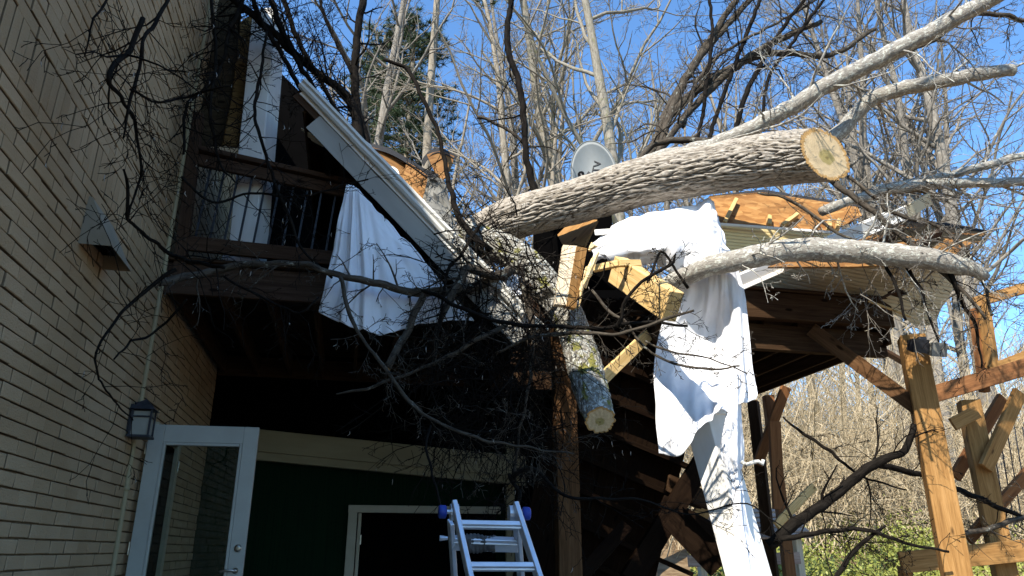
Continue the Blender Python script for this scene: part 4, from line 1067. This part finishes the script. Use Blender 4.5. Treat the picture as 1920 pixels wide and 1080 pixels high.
# the saw cut is oblique: shear the last stretch of the trunk towards the viewer
axT = nrm(TP[-1, :3] - TP[-12, :3]); me = tk.data
ncut = nrm(np.array([.50, -.855, -.08])); co = np.array([v_.co[:] for v_ in me.vertices]); cEnd = TP[-1, :3]
s_all = (co - cEnd) @ axT
wgt = np.clip((s_all + 1.2) / 1.2, 0, 1)
rel = co - cEnd; rel = rel - np.outer(rel @ axT, axT)
shift = -(rel @ ncut) / (ncut @ axT)
co2 = co + np.outer(shift * wgt, axT)
me.vertices.foreach_set('co', (co2).astype(np.float32).ravel()); me.update()
end_cap(co2[-216:], 'cut_face', tk, ncut, .003, 1)
# mossy fork stem going down
SP = smooth_path([(*U(x, y, Y), r) for x, y, Y, r in ((880, 445, 7.6, .2), (935, 462, 7.35, .18), (985, 492, 7.1, .165), (1025, 535, 6.85, .16), (1062, 590, 6.55, .160), (1085, 650, 6.3, .158), (1104, 715, 5.95, .150), (1126, 788, 5.45, .112))], .012)
mb = MB(); tube(mb, SP[:, :3], SP[:, 3], 90, cap=False, bark=bark_fn(.016, 9, 26, 5.1), off=0)
st = mb.build('fork_stem', M['bark_moss'], ft, True); me = st.data
axS = nrm(SP[-1, :3] - SP[-10, :3]); nc2 = axS.copy(); co = np.array([v_.co[:] for v_ in me.vertices]); cE = SP[-1, :3]
wgt = np.clip((((co - cE) @ axS) + .7) / .7, 0, 1); rel = co - cE; rel = rel - np.outer(rel @ axS, axS)
co2 = co + np.outer(np.clip(-(rel @ nc2) / (nc2 @ axS), -.09, .09) * wgt, axS); me.vertices.foreach_set('co', co2.astype(np.float32).ravel()); me.update()
end_cap(co2[-90:], 'cut_face', st, nc2, .002, 4)

def limb_path(pts, step=.05, wall=False):
    rows = []
    for q in pts:
        x, y, Y, r = q
        p = W(x, y, Y) if wall else U(x, y, Y)
        rows.append((*p, r * zc(p) / F))
    return smooth_path(rows, step)
def limb(name, pts, mat, parent=None, twigs=10, tl=.5, lev=2, seed=0, cat=None, wall=False, kids=4, grav=-.02, knob=.12, n=8, bias=None, tr=.35, ang=(.6, 1.2), cutend=False, t0=.1, wig=.2, rmin=.0022):
    rng = random.Random(seed); P = limb_path(pts, .05, wall); P[:, 3] *= (.78 if P[:, 3].max() < .045 else 1.0); twigs = int(twigs * 1.35)
    j = np.array([[noise.noise((i * .35, seed, k * 9.1)) + .7 * noise.noise((i * .12, seed + 3, k * 5.1)) for k in range(3)] for i in range(len(P))]) * .02
    pp = P[:, :3] + j; mb = MB()
    if cutend: tube(mb, pp, P[:, 3], n, True, knob, rng, capm=1)
    else: tube(mb, pp, P[:, 3], n, True, knob, rng)
    for i in range(twigs):
        t = t0 + (1 - t0) * (i + rng.random()) / max(1, twigs); k = min(len(pp) - 2, int(t * (len(pp) - 1)))
        d = nrm(pp[k + 1] - pp[k]); a = rng.uniform(*ang); nd = nrm(d * math.cos(a) + rand_perp(d, rng) * math.sin(a))
        r = min(P[k, 3] * .6, max(.003, tr * P[k, 3] * rng.uniform(.5, 1)))
        L_ = tl * rng.uniform(.5, 1.3)
        if wall and nd @ E1 < 0 and (pp[k] @ E1 + 1.74) < L_ * .7: nd = nrm(nd - E1 * (nd @ E1) * 1.3)
        CATK[0] = MB() if (cat is not None and CATK[0] is None) else CATK[0]
        grow(mb, pp[k], nd, L_, r, lev, rng, wig, grav, kids, rmin=rmin, bias=bias)
    o = mb.build(name, [mat, M['cut']] if cutend else mat, parent, True)
    if CATK[0] is not None and CATK[0].n and parent is None:
        c_ = CATK[0].build('catkins', M['catkin'], o, True); c_['kind'] = 'stuff'
        CATK[0] = None
    return o
DK, LI, MD = M['bark_dark'], M['bark_lichen'], M['bark_mid']
# large limbs
limb('limb', [(1190, 312, 7.1, 11), (1230, 298, 7.0, 14), (1330, 275, 6.75, 14), (1440, 225, 6.5, 15), (1560, 155, 6.25, 16), (1680, 95, 6.0, 16), (1770, 45, 5.8, 16), (1900, -25, 5.5, 15)], LI, ft, 14, .9, 3, 1, n=14, tr=.22)
limb('limb', [(1545, 275, 6.7, 14), (1575, 245, 6.65, 14), (1605, 215, 6.6, 13), (1632, 188, 6.55, 15), (1700, 165, 6.45, 14), (1800, 145, 6.3, 13), (1902, 131, 6.2, 11)], LI, ft, 7, .8, 3, 2, n=14, cutend=True, tr=.25)
limb('limb', [(1240, 535, 6.75, 12), (1275, 522, 6.55, 16), (1330, 500, 6.3, 19), (1420, 480, 6.15, 21), (1520, 468, 6.1, 22), (1620, 472, 6.05, 22), (1720, 484, 6.0, 21), (1800, 498, 6.0, 18), (1850, 520, 6.0, 9)], LI, ft, 14, .6, 3, 3, n=16, tr=.14, grav=-.06, t0=.25)
limb('limb', [(1540, 398, 7.0, 9), (1620, 368, 7.0, 10), (1690, 350, 7.0, 11), (1780, 345, 7.0, 10), (1960, 340, 7.0, 8)], LI, ft, 14, .8, 3, 4, n=10)
limb('limb', [(1660, 352, 7.1, 6), (1760, 332, 7.1, 8), (1850, 310, 7.1, 8), (1960, 282, 7.1, 6)], LI, ft, 10, .7, 3, 5)
limb('limb', [(1560, 340, 6.4, 7), (1640, 400, 6.2, 7), (1720, 470, 6.1, 6), (1800, 540, 6.05, 5), (1850, 600, 6.0, 3)], MD, ft, 8, .6, 3, 6)
limb('limb', [(1420, 362, 6.4, 3), (1480, 375, 6.3, 4), (1560, 430, 6.2, 4), (1600, 450, 6.15, 3), (1660, 470, 6.1, 2)], MD, ft, 8, .5, 2, 7)
limb('limb', [(1590, 330, 6.5, 4), (1680, 400, 6.3, 5), (1770, 430, 6.2, 4), (1830, 500, 6.1, 4), (1860, 590, 6.1, 3)], MD, ft, 9, .6, 3, 8)
limb('limb', [(1660, 100, 6.5, 5), (1740, 80, 6.6, 6), (1830, 25, 6.6, 6), (1930, 40, 6.7, 5)], MD, ft, 12, .8, 3, 81)
limb('limb', [(1780, 500, 6.0, 7), (1800, 560, 6.1, 5), (1830, 610, 6.2, 4), (1840, 690, 6.3, 2)], DK, ft, 5, .5, 2, 82, grav=-.05)
limb('limb', [(1700, 500, 6.1, 5), (1725, 540, 6.1, 4), (1745, 600, 6.1, 3), (1760, 640, 6.1, 2)], DK, ft, 4, .35, 2, 83)
limb('limb', [(1660, 495, 6.1, 4), (1680, 540, 6.05, 4), (1700, 600, 6.0, 3)], DK, ft, 3, .3, 2, 84)
limb('limb', [(1900, -25, 5.5, 13), (1960, -160, 5.0, 11), (1900, -420, 4.4, 9), (1700, -700, 3.9, 7), (1400, -900, 3.4, 5)], LI, ft, 18, 1.1, 3, 99, tr=.35, t0=.2)  # unseen overhead limb, added to throw dappled shadow on posts and sheets
# dark limbs standing over the left roof
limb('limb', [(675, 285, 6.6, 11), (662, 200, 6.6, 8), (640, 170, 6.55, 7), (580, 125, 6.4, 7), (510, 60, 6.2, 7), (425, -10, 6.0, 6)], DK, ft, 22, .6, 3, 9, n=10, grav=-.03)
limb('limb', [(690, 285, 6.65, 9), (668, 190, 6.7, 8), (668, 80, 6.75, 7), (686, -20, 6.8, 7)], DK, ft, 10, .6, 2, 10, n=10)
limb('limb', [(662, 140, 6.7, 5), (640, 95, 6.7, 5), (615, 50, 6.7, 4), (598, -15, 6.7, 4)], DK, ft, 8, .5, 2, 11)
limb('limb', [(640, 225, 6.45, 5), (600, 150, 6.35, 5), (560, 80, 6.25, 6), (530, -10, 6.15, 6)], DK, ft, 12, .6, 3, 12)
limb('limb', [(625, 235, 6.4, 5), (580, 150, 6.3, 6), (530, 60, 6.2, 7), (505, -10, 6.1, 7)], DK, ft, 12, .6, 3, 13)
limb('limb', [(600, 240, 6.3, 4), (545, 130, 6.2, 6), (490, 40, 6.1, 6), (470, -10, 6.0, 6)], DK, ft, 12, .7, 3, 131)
limb('limb', [(720, 112, 6.7, 4), (765, 130, 6.7, 5), (785, 175, 6.65, 5), (818, 235, 6.6, 5), (835, 310, 6.5, 5.5), (852, 385, 6.4, 7), (885, 440, 6.3, 8), (920, 470, 6.4, 8)], DK, ft, 8, .5, 3, 14, n=9, t0=.5)
limb('limb', [(958, -15, 7.6, 5), (952, 90, 7.5, 6), (972, 150, 7.5, 6), (982, 220, 7.45, 6), (986, 290, 7.4, 6), (1004, 365, 7.4, 8)], DK, ft, 6, .6, 2, 15)
limb('limb', [(988, 275, 7.45, 4), (960, 248, 7.45, 4), (920, 228, 7.5, 4), (895, 220, 7.5, 5)], MD, ft, 4, .4, 2, 16)
limb('limb', [(955, 510, 6.3, 10), (905, 532, 6.15, 9), (850, 545, 6.0, 9), (790, 548, 5.85, 8), (700, 532, 5.7, 7), (612, 510, 5.65, 6), (560, 497, 5.7, 6), (450, 498, 5.75, 7), (380, 512, 5.65, 7), (300, 530, 5.4, 8)], MD, ft, 22, .35, 2, 17, n=9, grav=-.08)
limb('limb', [(795, 548, 5.85, 8), (775, 595, 5.8, 9), (748, 650, 5.75, 9), (724, 692, 5.7, 10)], MD, ft, 4, .3, 1, 18, n=10, cutend=True)
limb('limb', [(780, 540, 5.85, 4), (830, 560, 5.75, 5), (900, 592, 5.65, 5), (970, 610, 5.6, 5), (1060, 615, 5.6, 5), (1140, 612, 5.6, 5), (1200, 603, 5.6, 4), (1290, 612, 5.6, 3)], DK, ft, 14, .35, 2, 19)
limb('limb', [(930, 660, 5.8, 3), (1010, 630, 5.7, 5), (1080, 625, 5.6, 5), (1160, 625, 5.5, 4), (1240, 600, 5.4, 4), (1300, 585, 5.3, 3)], MD, ft, 10, .35, 2, 20)
limb('limb', [(638, 520, 5.6, 5), (655, 590, 5.6, 5), (685, 645, 5.55, 4), (720, 690, 5.5, 5), (760, 742, 5.5, 5), (805, 785, 5.5, 4), (880, 815, 5.5, 4), (960, 835, 5.5, 3), (1075, 852, 5.5, 2)], MD, ft, 18, .35, 2, 21, grav=-.08)
limb('limb', [(630, 738, 5.7, 2), (700, 722, 5.7, 4), (770, 700, 5.75, 4), (830, 672, 5.8, 5), (890, 640, 5.85, 6), (960, 600, 6.0, 6)], MD, ft, 12, .35, 2, 22, grav=-.06)
limb('limb', [(960, 505, 6.2, 10), (925, 520, 6.1, 9), (880, 500, 6.0, 9), (860, 530, 5.95, 8), (840, 570, 5.9, 7), (820, 620, 5.9, 4), (815, 690, 5.9, 3)], MD, ft, 10, .4, 2, 23)
limb('limb', [(975, 500, 6.4, 8), (985, 560, 6.2, 8), (1000, 620, 6.1, 7), (995, 690, 6.05, 5), (985, 760, 6.0, 4), (970, 840, 6.0, 3), (965, 890, 6.0, 4)], MD, ft, 18, .5, 3, 24, grav=-.06)
limb('limb', [(900, 420, 6.2, 4), (870, 470, 6.0, 4), (840, 510, 5.9, 4), (820, 640, 5.85, 3), (810, 720, 5.8, 2)], DK, ft, 10, .35, 2, 25)
limb('limb', [(1290, 540, 5.9, 4), (1265, 500, 5.85, 3), (1240, 470, 5.8, 3), (1215, 530, 5.6, 3)], DK, ft, 6, .3, 2, 251)
limb('limb', [(1160, 610, 5.5, 4), (1175, 560, 5.45, 4), (1215, 520, 5.4, 4), (1265, 490, 5.4, 4), (1268, 475, 5.4, 2)], DK, ft, 6, .3, 2, 26)
limb('limb', [(1110, 545, 5.9, 3), (1135, 575, 5.85, 4), (1160, 595, 5.8, 4), (1180, 612, 5.75, 3), (1220, 660, 5.7, 3), (1300, 690, 5.6, 3), (1390, 685, 5.5, 2)], M['bark_mid'], ft, 8, .25, 2, 27)
limb('limb', [(1210, 640, 5.7, 3), (1260, 660, 5.65, 3), (1330, 672, 5.6, 2), (1400, 700, 5.5, 1.5)], MD, ft, 8, .25, 2, 28)
limb('limb', [(830, 960, 4.9, 3), (812, 900, 5.0, 3), (800, 840, 5.2, 3), (808, 800, 5.4, 3)], DK, ft, 4, .25, 1, 29)
limb('limb', [(960, 895, 5.6, 6), (1000, 880, 5.6, 5), (1050, 925, 5.5, 4), (1100, 937, 5.4, 4), (1200, 935, 5.4, 3), (1290, 965, 5.4, 2), (1400, 945, 5.3, 2), (1480, 1000, 5.3, 1.5)], DK, ft, 10, .35, 2, 30)
limb('limb', [(955, 890, 5.7, 5), (975, 930, 5.5, 5), (962, 960, 5.4, 4)], DK, ft, 8, .3, 2, 31)
# fan of dark upright branches behind the trunk
for i, pts in enumerate(([(1235, 290, 8.6, 8), (1262, 200, 8.8, 7), (1310, 110, 9.0, 7), (1370, 40, 9.2, 6), (1425, -20, 9.3, 5)], [(1225, 300, 8.5, 6), (1300, 200, 8.7, 7), (1380, 125, 8.9, 7), (1450, 80, 9.0, 6), (1540, 40, 9.1, 4)],
        [(1308, 268, 8.4, 4), (1325, 160, 8.6, 5), (1335, 60, 8.8, 4), (1328, -20, 9, 4)], [(1328, 268, 8.4, 5), (1352, 190, 8.6, 5), (1402, 60, 8.8, 5), (1432, -20, 9, 4)], [(1375, 258, 8.3, 6), (1402, 170, 8.4, 6), (1462, 60, 8.6, 5), (1525, -20, 8.8, 4)],
        [(1215, 300, 8.7, 7), (1262, 185, 8.9, 7), (1340, 60, 9.1, 6), (1392, -20, 9.3, 6)], [(1255, 215, 8.8, 9), (1330, 152, 8.9, 8), (1420, 105, 9.0, 7), (1480, 100, 9.0, 6), (1560, 102, 9.0, 5), (1640, 55, 9.1, 4)],
        [(1430, 245, 8.2, 4), (1440, 150, 8.4, 4), (1500, 60, 8.5, 4), (1560, -20, 8.6, 3)], [(1280, 240, 8.7, 3), (1330, 120, 8.7, 4), (1480, 30, 8.8, 3), (1560, -20, 8.9, 3)], [(1180, 320, 8.2, 5), (1230, 270, 8.3, 6), (1300, 262, 8.2, 7), (1400, 262, 8.0, 5), (1460, 200, 7.9, 4)])):
    limb('limb', pts, DK if i in (2, 3, 4, 7) else MD, ft, 9, .95, 3, 40 + i, grav=.02, kids=3.2)
# twig tangle hanging below the fork: one mass of fine stuff on the tree
mb = MB(); rng = random.Random(99)
CATK[0] = MB()
for i in range(340):
    x = rng.gauss(935, 72); y = rng.uniform(450, 830); Y = rng.uniform(5.7, 6.5)
    p = U(x, y, Y); d = nrm(np.array([rng.gauss(0, .7), rng.gauss(0, .35), rng.uniform(-1.2, .4)]))
    grow(mb, p, d, rng.uniform(.4, 1.0), rng.uniform(.003, .008), 2, rng, .26, -.07, 2.6, rmin=.0021)
for i in range(70):
    x = rng.gauss(900, 45); y = rng.gauss(455, 35)
    p = U(x, y, rng.uniform(6.0, 6.8)); d = nrm(np.array([rng.gauss(0, 1), rng.gauss(0, .4), rng.gauss(0, 1)])); grow(mb, p, d, rng.uniform(.2, .5), rng.uniform(.003, .009), 2, rng, .25, 0, 3, rmin=.002)
o = mb.build('twig_tangle', DK, ft, True); o['kind'] = 'stuff'
o = CATK[0].build('catkins', M['catkin'], ft, True); o['kind'] = 'stuff'; CATK[0] = None
mb = MB()
for i in range(52):
    x = rng.uniform(1600, 1890); y = rng.uniform(330, 560)
    p = U(x, y, rng.uniform(6.0, 7.2)); d = nrm(np.array([rng.gauss(.3, 1), rng.gauss(0, .5), rng.gauss(-.3, .8)])); grow(mb, p, d, rng.uniform(.5, 1.1), rng.uniform(.004, .008), 3, rng, .16, -.03, 3.5, rmin=.002)
o = mb.build('twig_tangle', M['bark_tree'], ft, True); o['kind'] = 'stuff'

# ------------------------------------------------------------------ loose branches on the left wall
Wb = [('thick dark broken stub with a pale torn end against the brick wall', [(268, 34, .45, 6), (240, 88, .42, 6.5), (203, 146, .40, 6), (226, 180, .4, 4.5), (246, 215, .4, 4), (258, 262, .4, 3.5), (264, 330, .4, 3), (245, 385, .4, 2.5), (240, 410, .4, 2)], 26),
      ('forked dark branch rising beside the vent hood', [(232, 318, .35, 2.5), (242, 350, .35, 4), (236, 402, .35, 4), (262, 430, .35, 4), (300, 460, .4, 4.5), (335, 485, .5, 5), (420, 500, .9, 5)], 20),
      ('slender grey branch dropping from the top of the brick wall', [(318, -10, .4, 4), (290, 42, .4, 5), (266, 80, .4, 4), (262, 130, .4, 4), (242, 190, .4, 4), (232, 260, .4, 2)], 16),
      ('dark branch crossing from the brick wall to the conduit', [(244, 170, .4, 3), (298, 192, .5, 3), (352, 180, .6, 3), (430, 160, .9, 2)], 14),
      ('dark bowed branch hanging down the wall towards the lantern', [(330, 505, .5, 5), (290, 530, .4, 5), (240, 575, .3, 4), (214, 602, .28, 3.5), (180, 662, .25, 3), (184, 705, .25, 2.5), (218, 755, .25, 2), (250, 792, .25, 1.5)], 8),
      ('thin dark branch against the upper brick wall, left of the stub', [(205, -10, .3, 3), (195, 15, .3, 3), (175, 35, .3, 2.5), (165, 75, .3, 2), (158, 105, .3, 1.5)], 5),
      ('dark branch arching over the conduit below the deck rim', [(350, 560, .6, 3), (300, 615, .4, 3), (250, 640, .3, 3), (212, 672, .3, 2)], 6)]
for i, (lb, pts, tw) in enumerate(Wb):
    o = limb('broken_branch', pts, DK, None, int(tw * .6), .55, 2, 60 + i, wall=True, kids=2.4, tr=.5, wig=.3, cat=CT)
    tag(o, lb, 'branch', 'broken branches on the brick wall')
# branches in front of the porch
Pb = [('twiggy branch hanging in front of the white porch column', [(500, 60, 5.9, 3), (490, 130, 5.85, 4), (478, 200, 5.8, 4), (500, 300, 5.75, 4), (540, 400, 5.7, 4), (570, 470, 5.7, 3), (620, 520, 5.7, 3)], 18),
      ('twiggy branch hanging over the dark boards beside the porch', [(395, -10, 5.8, 4), (405, 100, 5.75, 4), (395, 200, 5.7, 4), (410, 300, 5.7, 3), (440, 340, 5.7, 2)], 24),
      ('thin branch reaching right across the porch railing', [(340, 330, 5.6, 3), (400, 380, 5.7, 3), (470, 360, 5.8, 3), (560, 370, 5.85, 3), (650, 345, 5.8, 2), (690, 335, 5.8, 2)], 16),
      ('thin drooping branch over the deck rim', [(420, 520, 5.6, 3), (500, 560, 5.65, 3), (560, 585, 5.6, 3), (600, 560, 5.6, 2)], 12),
      ('knotted branch hanging at the top beside the column', [(460, -10, 6.0, 5), (430, 60, 5.9, 5), (410, 140, 5.85, 4), (350, 200, 5.7, 4), (345, 290, 5.6, 3)], 24)]
for i, (lb, pts, tw) in enumerate(Pb):
    o = limb('hanging_branch', pts, DK, None, tw, .5, 2, 80 + i, kids=2.8, tr=.6, grav=-.06, wig=.28, cat=CT); tag(o, lb, 'branch', 'branches hanging before the porch')
# lower right branches
Rb = [('thick dark fallen branch rising from the rear posts to the brace', [(1440, 1020, 7.3, 11), (1500, 975, 7.25, 10.5), (1580, 918, 7.2, 9.5), (1640, 870, 7.1, 9), (1690, 850, 7.0, 7), (1710, 815, 6.95, 6), (1712, 795, 6.95, 5)], 6),
      ('dark branch running right from the thick one behind the corner post', [(1640, 868, 7.15, 8), (1720, 890, 7.4, 7), (1790, 915, 7.6, 7), (1850, 940, 7.7, 6), (1950, 985, 7.8, 5)], 8),
      ('thin dark branch slanting down from the rear brace', [(1468, 783, 8.0, 2), (1510, 815, 7.9, 4), (1560, 850, 7.8, 4), (1610, 890, 7.7, 3), (1700, 920, 7.6, 2)], 6),
      ('dark branch lying level over the green ivy', [(1455, 1014, 7.2, 7), (1530, 998, 7.0, 6), (1620, 995, 6.9, 5), (1690, 1015, 6.8, 4), (1780, 1035, 6.8, 3)], 10),
      ('dark branch rising from the bottom edge in the ivy', [(1560, 1100, 6.9, 6), (1595, 1040, 6.9, 6), (1625, 1010, 6.9, 5), (1660, 985, 6.9, 3)], 6),
      ('mossy grey branch crossing low before the far right frame', [(1770, 1015, 7.6, 5), (1850, 990, 7.7, 6), (1950, 960, 7.8, 6)], 8)]
for i, (lb, pts, tw) in enumerate(Rb):
    o = limb('fallen_branch', pts, DK if i < 5 else MD, None, tw, .5, 3 if i else 2, 100 + i, kids=3.5, n=10); tag(o, lb, 'branch', 'fallen branches in the yard')

# ------------------------------------------------------------------ trees behind
def make_tree(name, seed, h, r, mats, nl=16, first=.35, lean=.0, lev=4, spread=1.0, crown=True, kids=5):
    """bare tree in its own space: trunk mesh and branch mesh"""
    rng = random.Random(seed); n = 24; pts = []; p = np.array([0, 0, -.3]); d = nrm(np.array([lean, .02, 1]))
    for i in range(n + 1):
        pts.append(p); d = nrm(d + np.array([rng.gauss(0, .03), rng.gauss(0, .03), .02])); p = p + d * h / n
    rad = r * (1 - np.linspace(0, 1, n + 1)) ** .75 * .92 + .015; rad[0] *= 1.25
    mb = MB(); tube(mb, pts, rad, 12, knob=.08, rng=rng)
    mb2 = MB()
    for i in range(nl):
        t = first + (1 - first) * (i + rng.random() * .8) / nl; k = min(n - 1, int(t * n)); a = rng.uniform(.5, 1.05)
        az = rng.uniform(0, 2 * math.pi); q = np.array([math.cos(az), math.sin(az), 0]); dd = nrm(np.array([0, 0, 1]) * math.cos(a) + q * math.sin(a))
        grow(mb2, np.array(pts[k]), dd, h * rng.uniform(.16, .36) * (1.25 - t * .7) * spread, rad[k] * .5, lev - 1, rng, .13, .03, kids, (.4, .9), .45, .006, knob=.1)
    return mb, mb2
ARCH = []
for sd_, h_, r_, m_, nl_, fi in ((1, 21, .22, 'bark_tree', 15, .3), (2, 18, .15, 'bark_tan', 16, .22), (3, 23, .26, 'bark_tree', 15, .35), (4, 15, .11, 'bark_tan', 16, .15)):
    ARCH.append((*make_tree('bare_tree', sd_, h_, r_, m_, nl_, fi), m_))
protos = []
def place_tree(k, px, Y, rot, sc, label, group='bare trees behind the house', mat=None, lean=None):
    base = U(px, 1000, Y); z = ground_z(base[0], Y)
    if k >= len(protos) or protos[k] is None: raise IndexError
    src, tr, cr_ = protos[k]
    o = src.copy(); COL.objects.link(o); o.location = (base[0], Y, z); o.rotation_euler = (lean or 0, 0, rot) if lean is None else (lean[0], lean[1], rot); o.scale = (sc,) * 3
    for c in (tr, cr_):
        q = c.copy(); COL.objects.link(q); q.parent = o; q.matrix_parent_inverse.identity()
        if mat: 
            q.data = q.data.copy(); q.data.materials.clear(); q.data.materials.append(M[mat])
    tag(o, label, 'tree', group); return o
for k, (a_, b_, m_) in enumerate(ARCH):
    o = bpy.data.objects.new('bare_tree', None); COL.objects.link(o); o.location = (0, 0, 0)
    bpy.context.view_layer.update()
    t_ = a_.build('trunk', M[m_], o, True); c_ = b_.build('crown', M[m_], o, True); protos.append((o, t_, c_))
rt = random.Random(21)
feat = [(2, 1178, 19, .4, 1.0, 'leaning mossy trunked bare tree left of the satellite dish top', 'bark_mossy_tree', (-.02, -.16)), (0, 1208, 15, 2.2, .95, 'thick forked bare tree rising right of the satellite dish', 'bark_mossy_tree', (0, .02)),
        (1, 985, 26, 1.2, 1.1, 'slender bare tree in the sky gap left of the dish', None, (0, .05)), (0, 1760, 22, .9, 1.0, 'grey barked bare tree rising above the collapsed roof corner', None, (0, -.04)), (2, 1880, 20, 3.3, 1.0, 'stout pale bare tree at the right edge', None, (0, -.03))]
for k, px, Y, rot, sc, lb, mt, ln in feat: place_tree(k, px, Y, rot, sc, lb, mat=mt, lean=ln)
gl = 'bare grey tree in the leafless woods behind the wrecked roof'
for i in range(40):
    px = rt.choice([rt.uniform(560, 1000), rt.uniform(1000, 1480), rt.uniform(1420, 2000), rt.uniform(1420, 2000)])
    place_tree(rt.randrange(4), px, rt.uniform(17, 46), rt.uniform(0, 6.28), rt.uniform(.8, 1.15), gl, lean=(rt.gauss(0, .03), rt.gauss(0, .05)))
for k, (o, t_, c_) in enumerate(protos):
    base = U((1560, 1660, 640, 1500)[k], 1000, 30 + 4 * k); o.location = (base[0], base[1], ground_z(base[0], base[1])); tag(o, gl, 'tree', 'bare trees behind the house')
# tall pale pine trunk with dark pine behind
def pine(name, px, Y, h, r, lean, label, crown_lo, crown_hi, tufts, seed, mat, spread):
    base = U(px, 1000, Y); o = thing(name, (base[0], Y, ground_z(base[0], Y)), label, 'tree'); B = np.array(o.location)
    rng = random.Random(seed); n = 20
    pts = [B + np.array([lean * t * h + .08 * math.sin(t * 9), 0, t * h - .2]) for t in np.linspace(0, 1, n)]
    rad = r * (1 - .6 * np.linspace(0, 1, n)); mb = MB(); tube(mb, pts, rad, 14, knob=.06, rng=rng); mb.build('trunk', M[mat], o, True)
    mb = MB(); mn = MB(); vv_, ff_, ll_ = [], [], []
    for i in range(tufts):
        t = crown_lo + (crown_hi - crown_lo) * rng.random(); p = B + np.array([lean * t * h, 0, t * h]); az = rng.uniform(0, 6.28)
        L_ = spread * rng.uniform(.5, 1) * (1.15 - .7 * (t - crown_lo) / max(.01, 1 - crown_lo)); e = p + np.array([math.cos(az) * L_, math.sin(az) * L_, rng.uniform(-.3, .5) * L_ * .5])
        lp = smooth_path([(*p, .04), (*((p + e) / 2 + np.array([0, 0, .15])), .03), (*e, .01)], .5); tube(mb, lp[:, :3], lp[:, 3], 5)
        for c in range(9):
            q = p + (e - p) * rng.uniform(.45, 1.05) + np.array([rng.gauss(0, .28), rng.gauss(0, .28), rng.gauss(0, .16)])
            for k in range(34):
                d_ = nrm(np.array([rng.gauss(0, 1), rng.gauss(0, 1), rng.gauss(.35, .8)])); s_ = rand_perp(d_, rng) * .016; l_ = rng.uniform(.18, .38)
                b_ = len(vv_); vv_ += [q - s_, q + s_, q + d_ * l_]; ff_.append((b_, b_ + 1, b_ + 2)); ll_ += [q * .5] * 3
    mb.build('limbs', M[mat], o, True)
    if vv_: mn.add(vv_, ff_, ll_); mn.build('needles', M['needle'], o)
    return o
pine('tall_pine', 774, 21, 24, .21, .0, 'tall straight pale trunk standing against the sky beside dark pine foliage', .8, 1.0, 14, 5, 'bark_tan', 2.5)
pine('dark_pine', 722, 27, 21, .2, .0, 'dark green pine behind the tall pale trunk', .22, .98, 230, 6, 'bark_tan', 3.6)
pine('dark_pine', 655, 31, 23, .2, .0, 'second dark pine behind the black limbs left of the pale trunk', .25, .98, 130, 8, 'bark_tan', 3.4)

# ------------------------------------------------------------------ undergrowth
mb = MB(); rng = random.Random(77)
for i in range(3400):
    px = rng.uniform(1230, 2050); Y = rng.uniform(17, 36); b_ = U(px, 1000, Y); p = np.array([b_[0], Y, ground_z(b_[0], Y) - .05])
    L_ = rng.uniform(1.5, 6.5); d = nrm(np.array([rng.gauss(0, .35), rng.gauss(0, .35), 1])); grow(mb, p, d, L_, rng.uniform(.006, .018), 2 if i % 2 else 1, rng, .16, -.05, 3.2, (.3, .9), .5, .005, knob=0)
o = mb.build('undergrowth', M['vine'], None); tag(o, 'tan leafless brush and vines tangled below the bare trees', 'undergrowth', kind='stuff')
vv_, ff_, ll_ = [], [], []
for i in range(90000):
    px = rng.uniform(1290, 1960); Y = rng.uniform(11, 23) ; b_ = U(px, 1000, Y)
    dens = noise.noise((b_[0] * .5, Y * .4, 4)) + .35
    if rng.random() > (.45 if 1460 < px < 1800 else .1) + dens * .8: continue
    q = np.array([b_[0], Y, ground_z(b_[0], Y) + abs(rng.gauss(0, .16)) * (1 + 1.2 * max(0, dens))])
    d_ = nrm(np.array([rng.gauss(0, 1), rng.gauss(-.4, 1), rng.gauss(.9, .7)])); s_ = rand_perp(d_, rng); t_ = np.cross(d_, s_); a = rng.uniform(.022, .05)
    k = len(vv_); vv_ += [q - s_ * a, q + t_ * a * .55, q + s_ * a, q - t_ * a * .55]; ff_.append((k, k + 1, k + 2, k + 3)); ll_ += [np.array([rng.random() * 9] * 3)] * 4
mb = MB(); mb.add(vv_, ff_, ll_); o = mb.build('ground_cover', M['leaf']); tag(o, 'bright green ivy covering the slope at lower right', 'ground cover', kind='stuff')
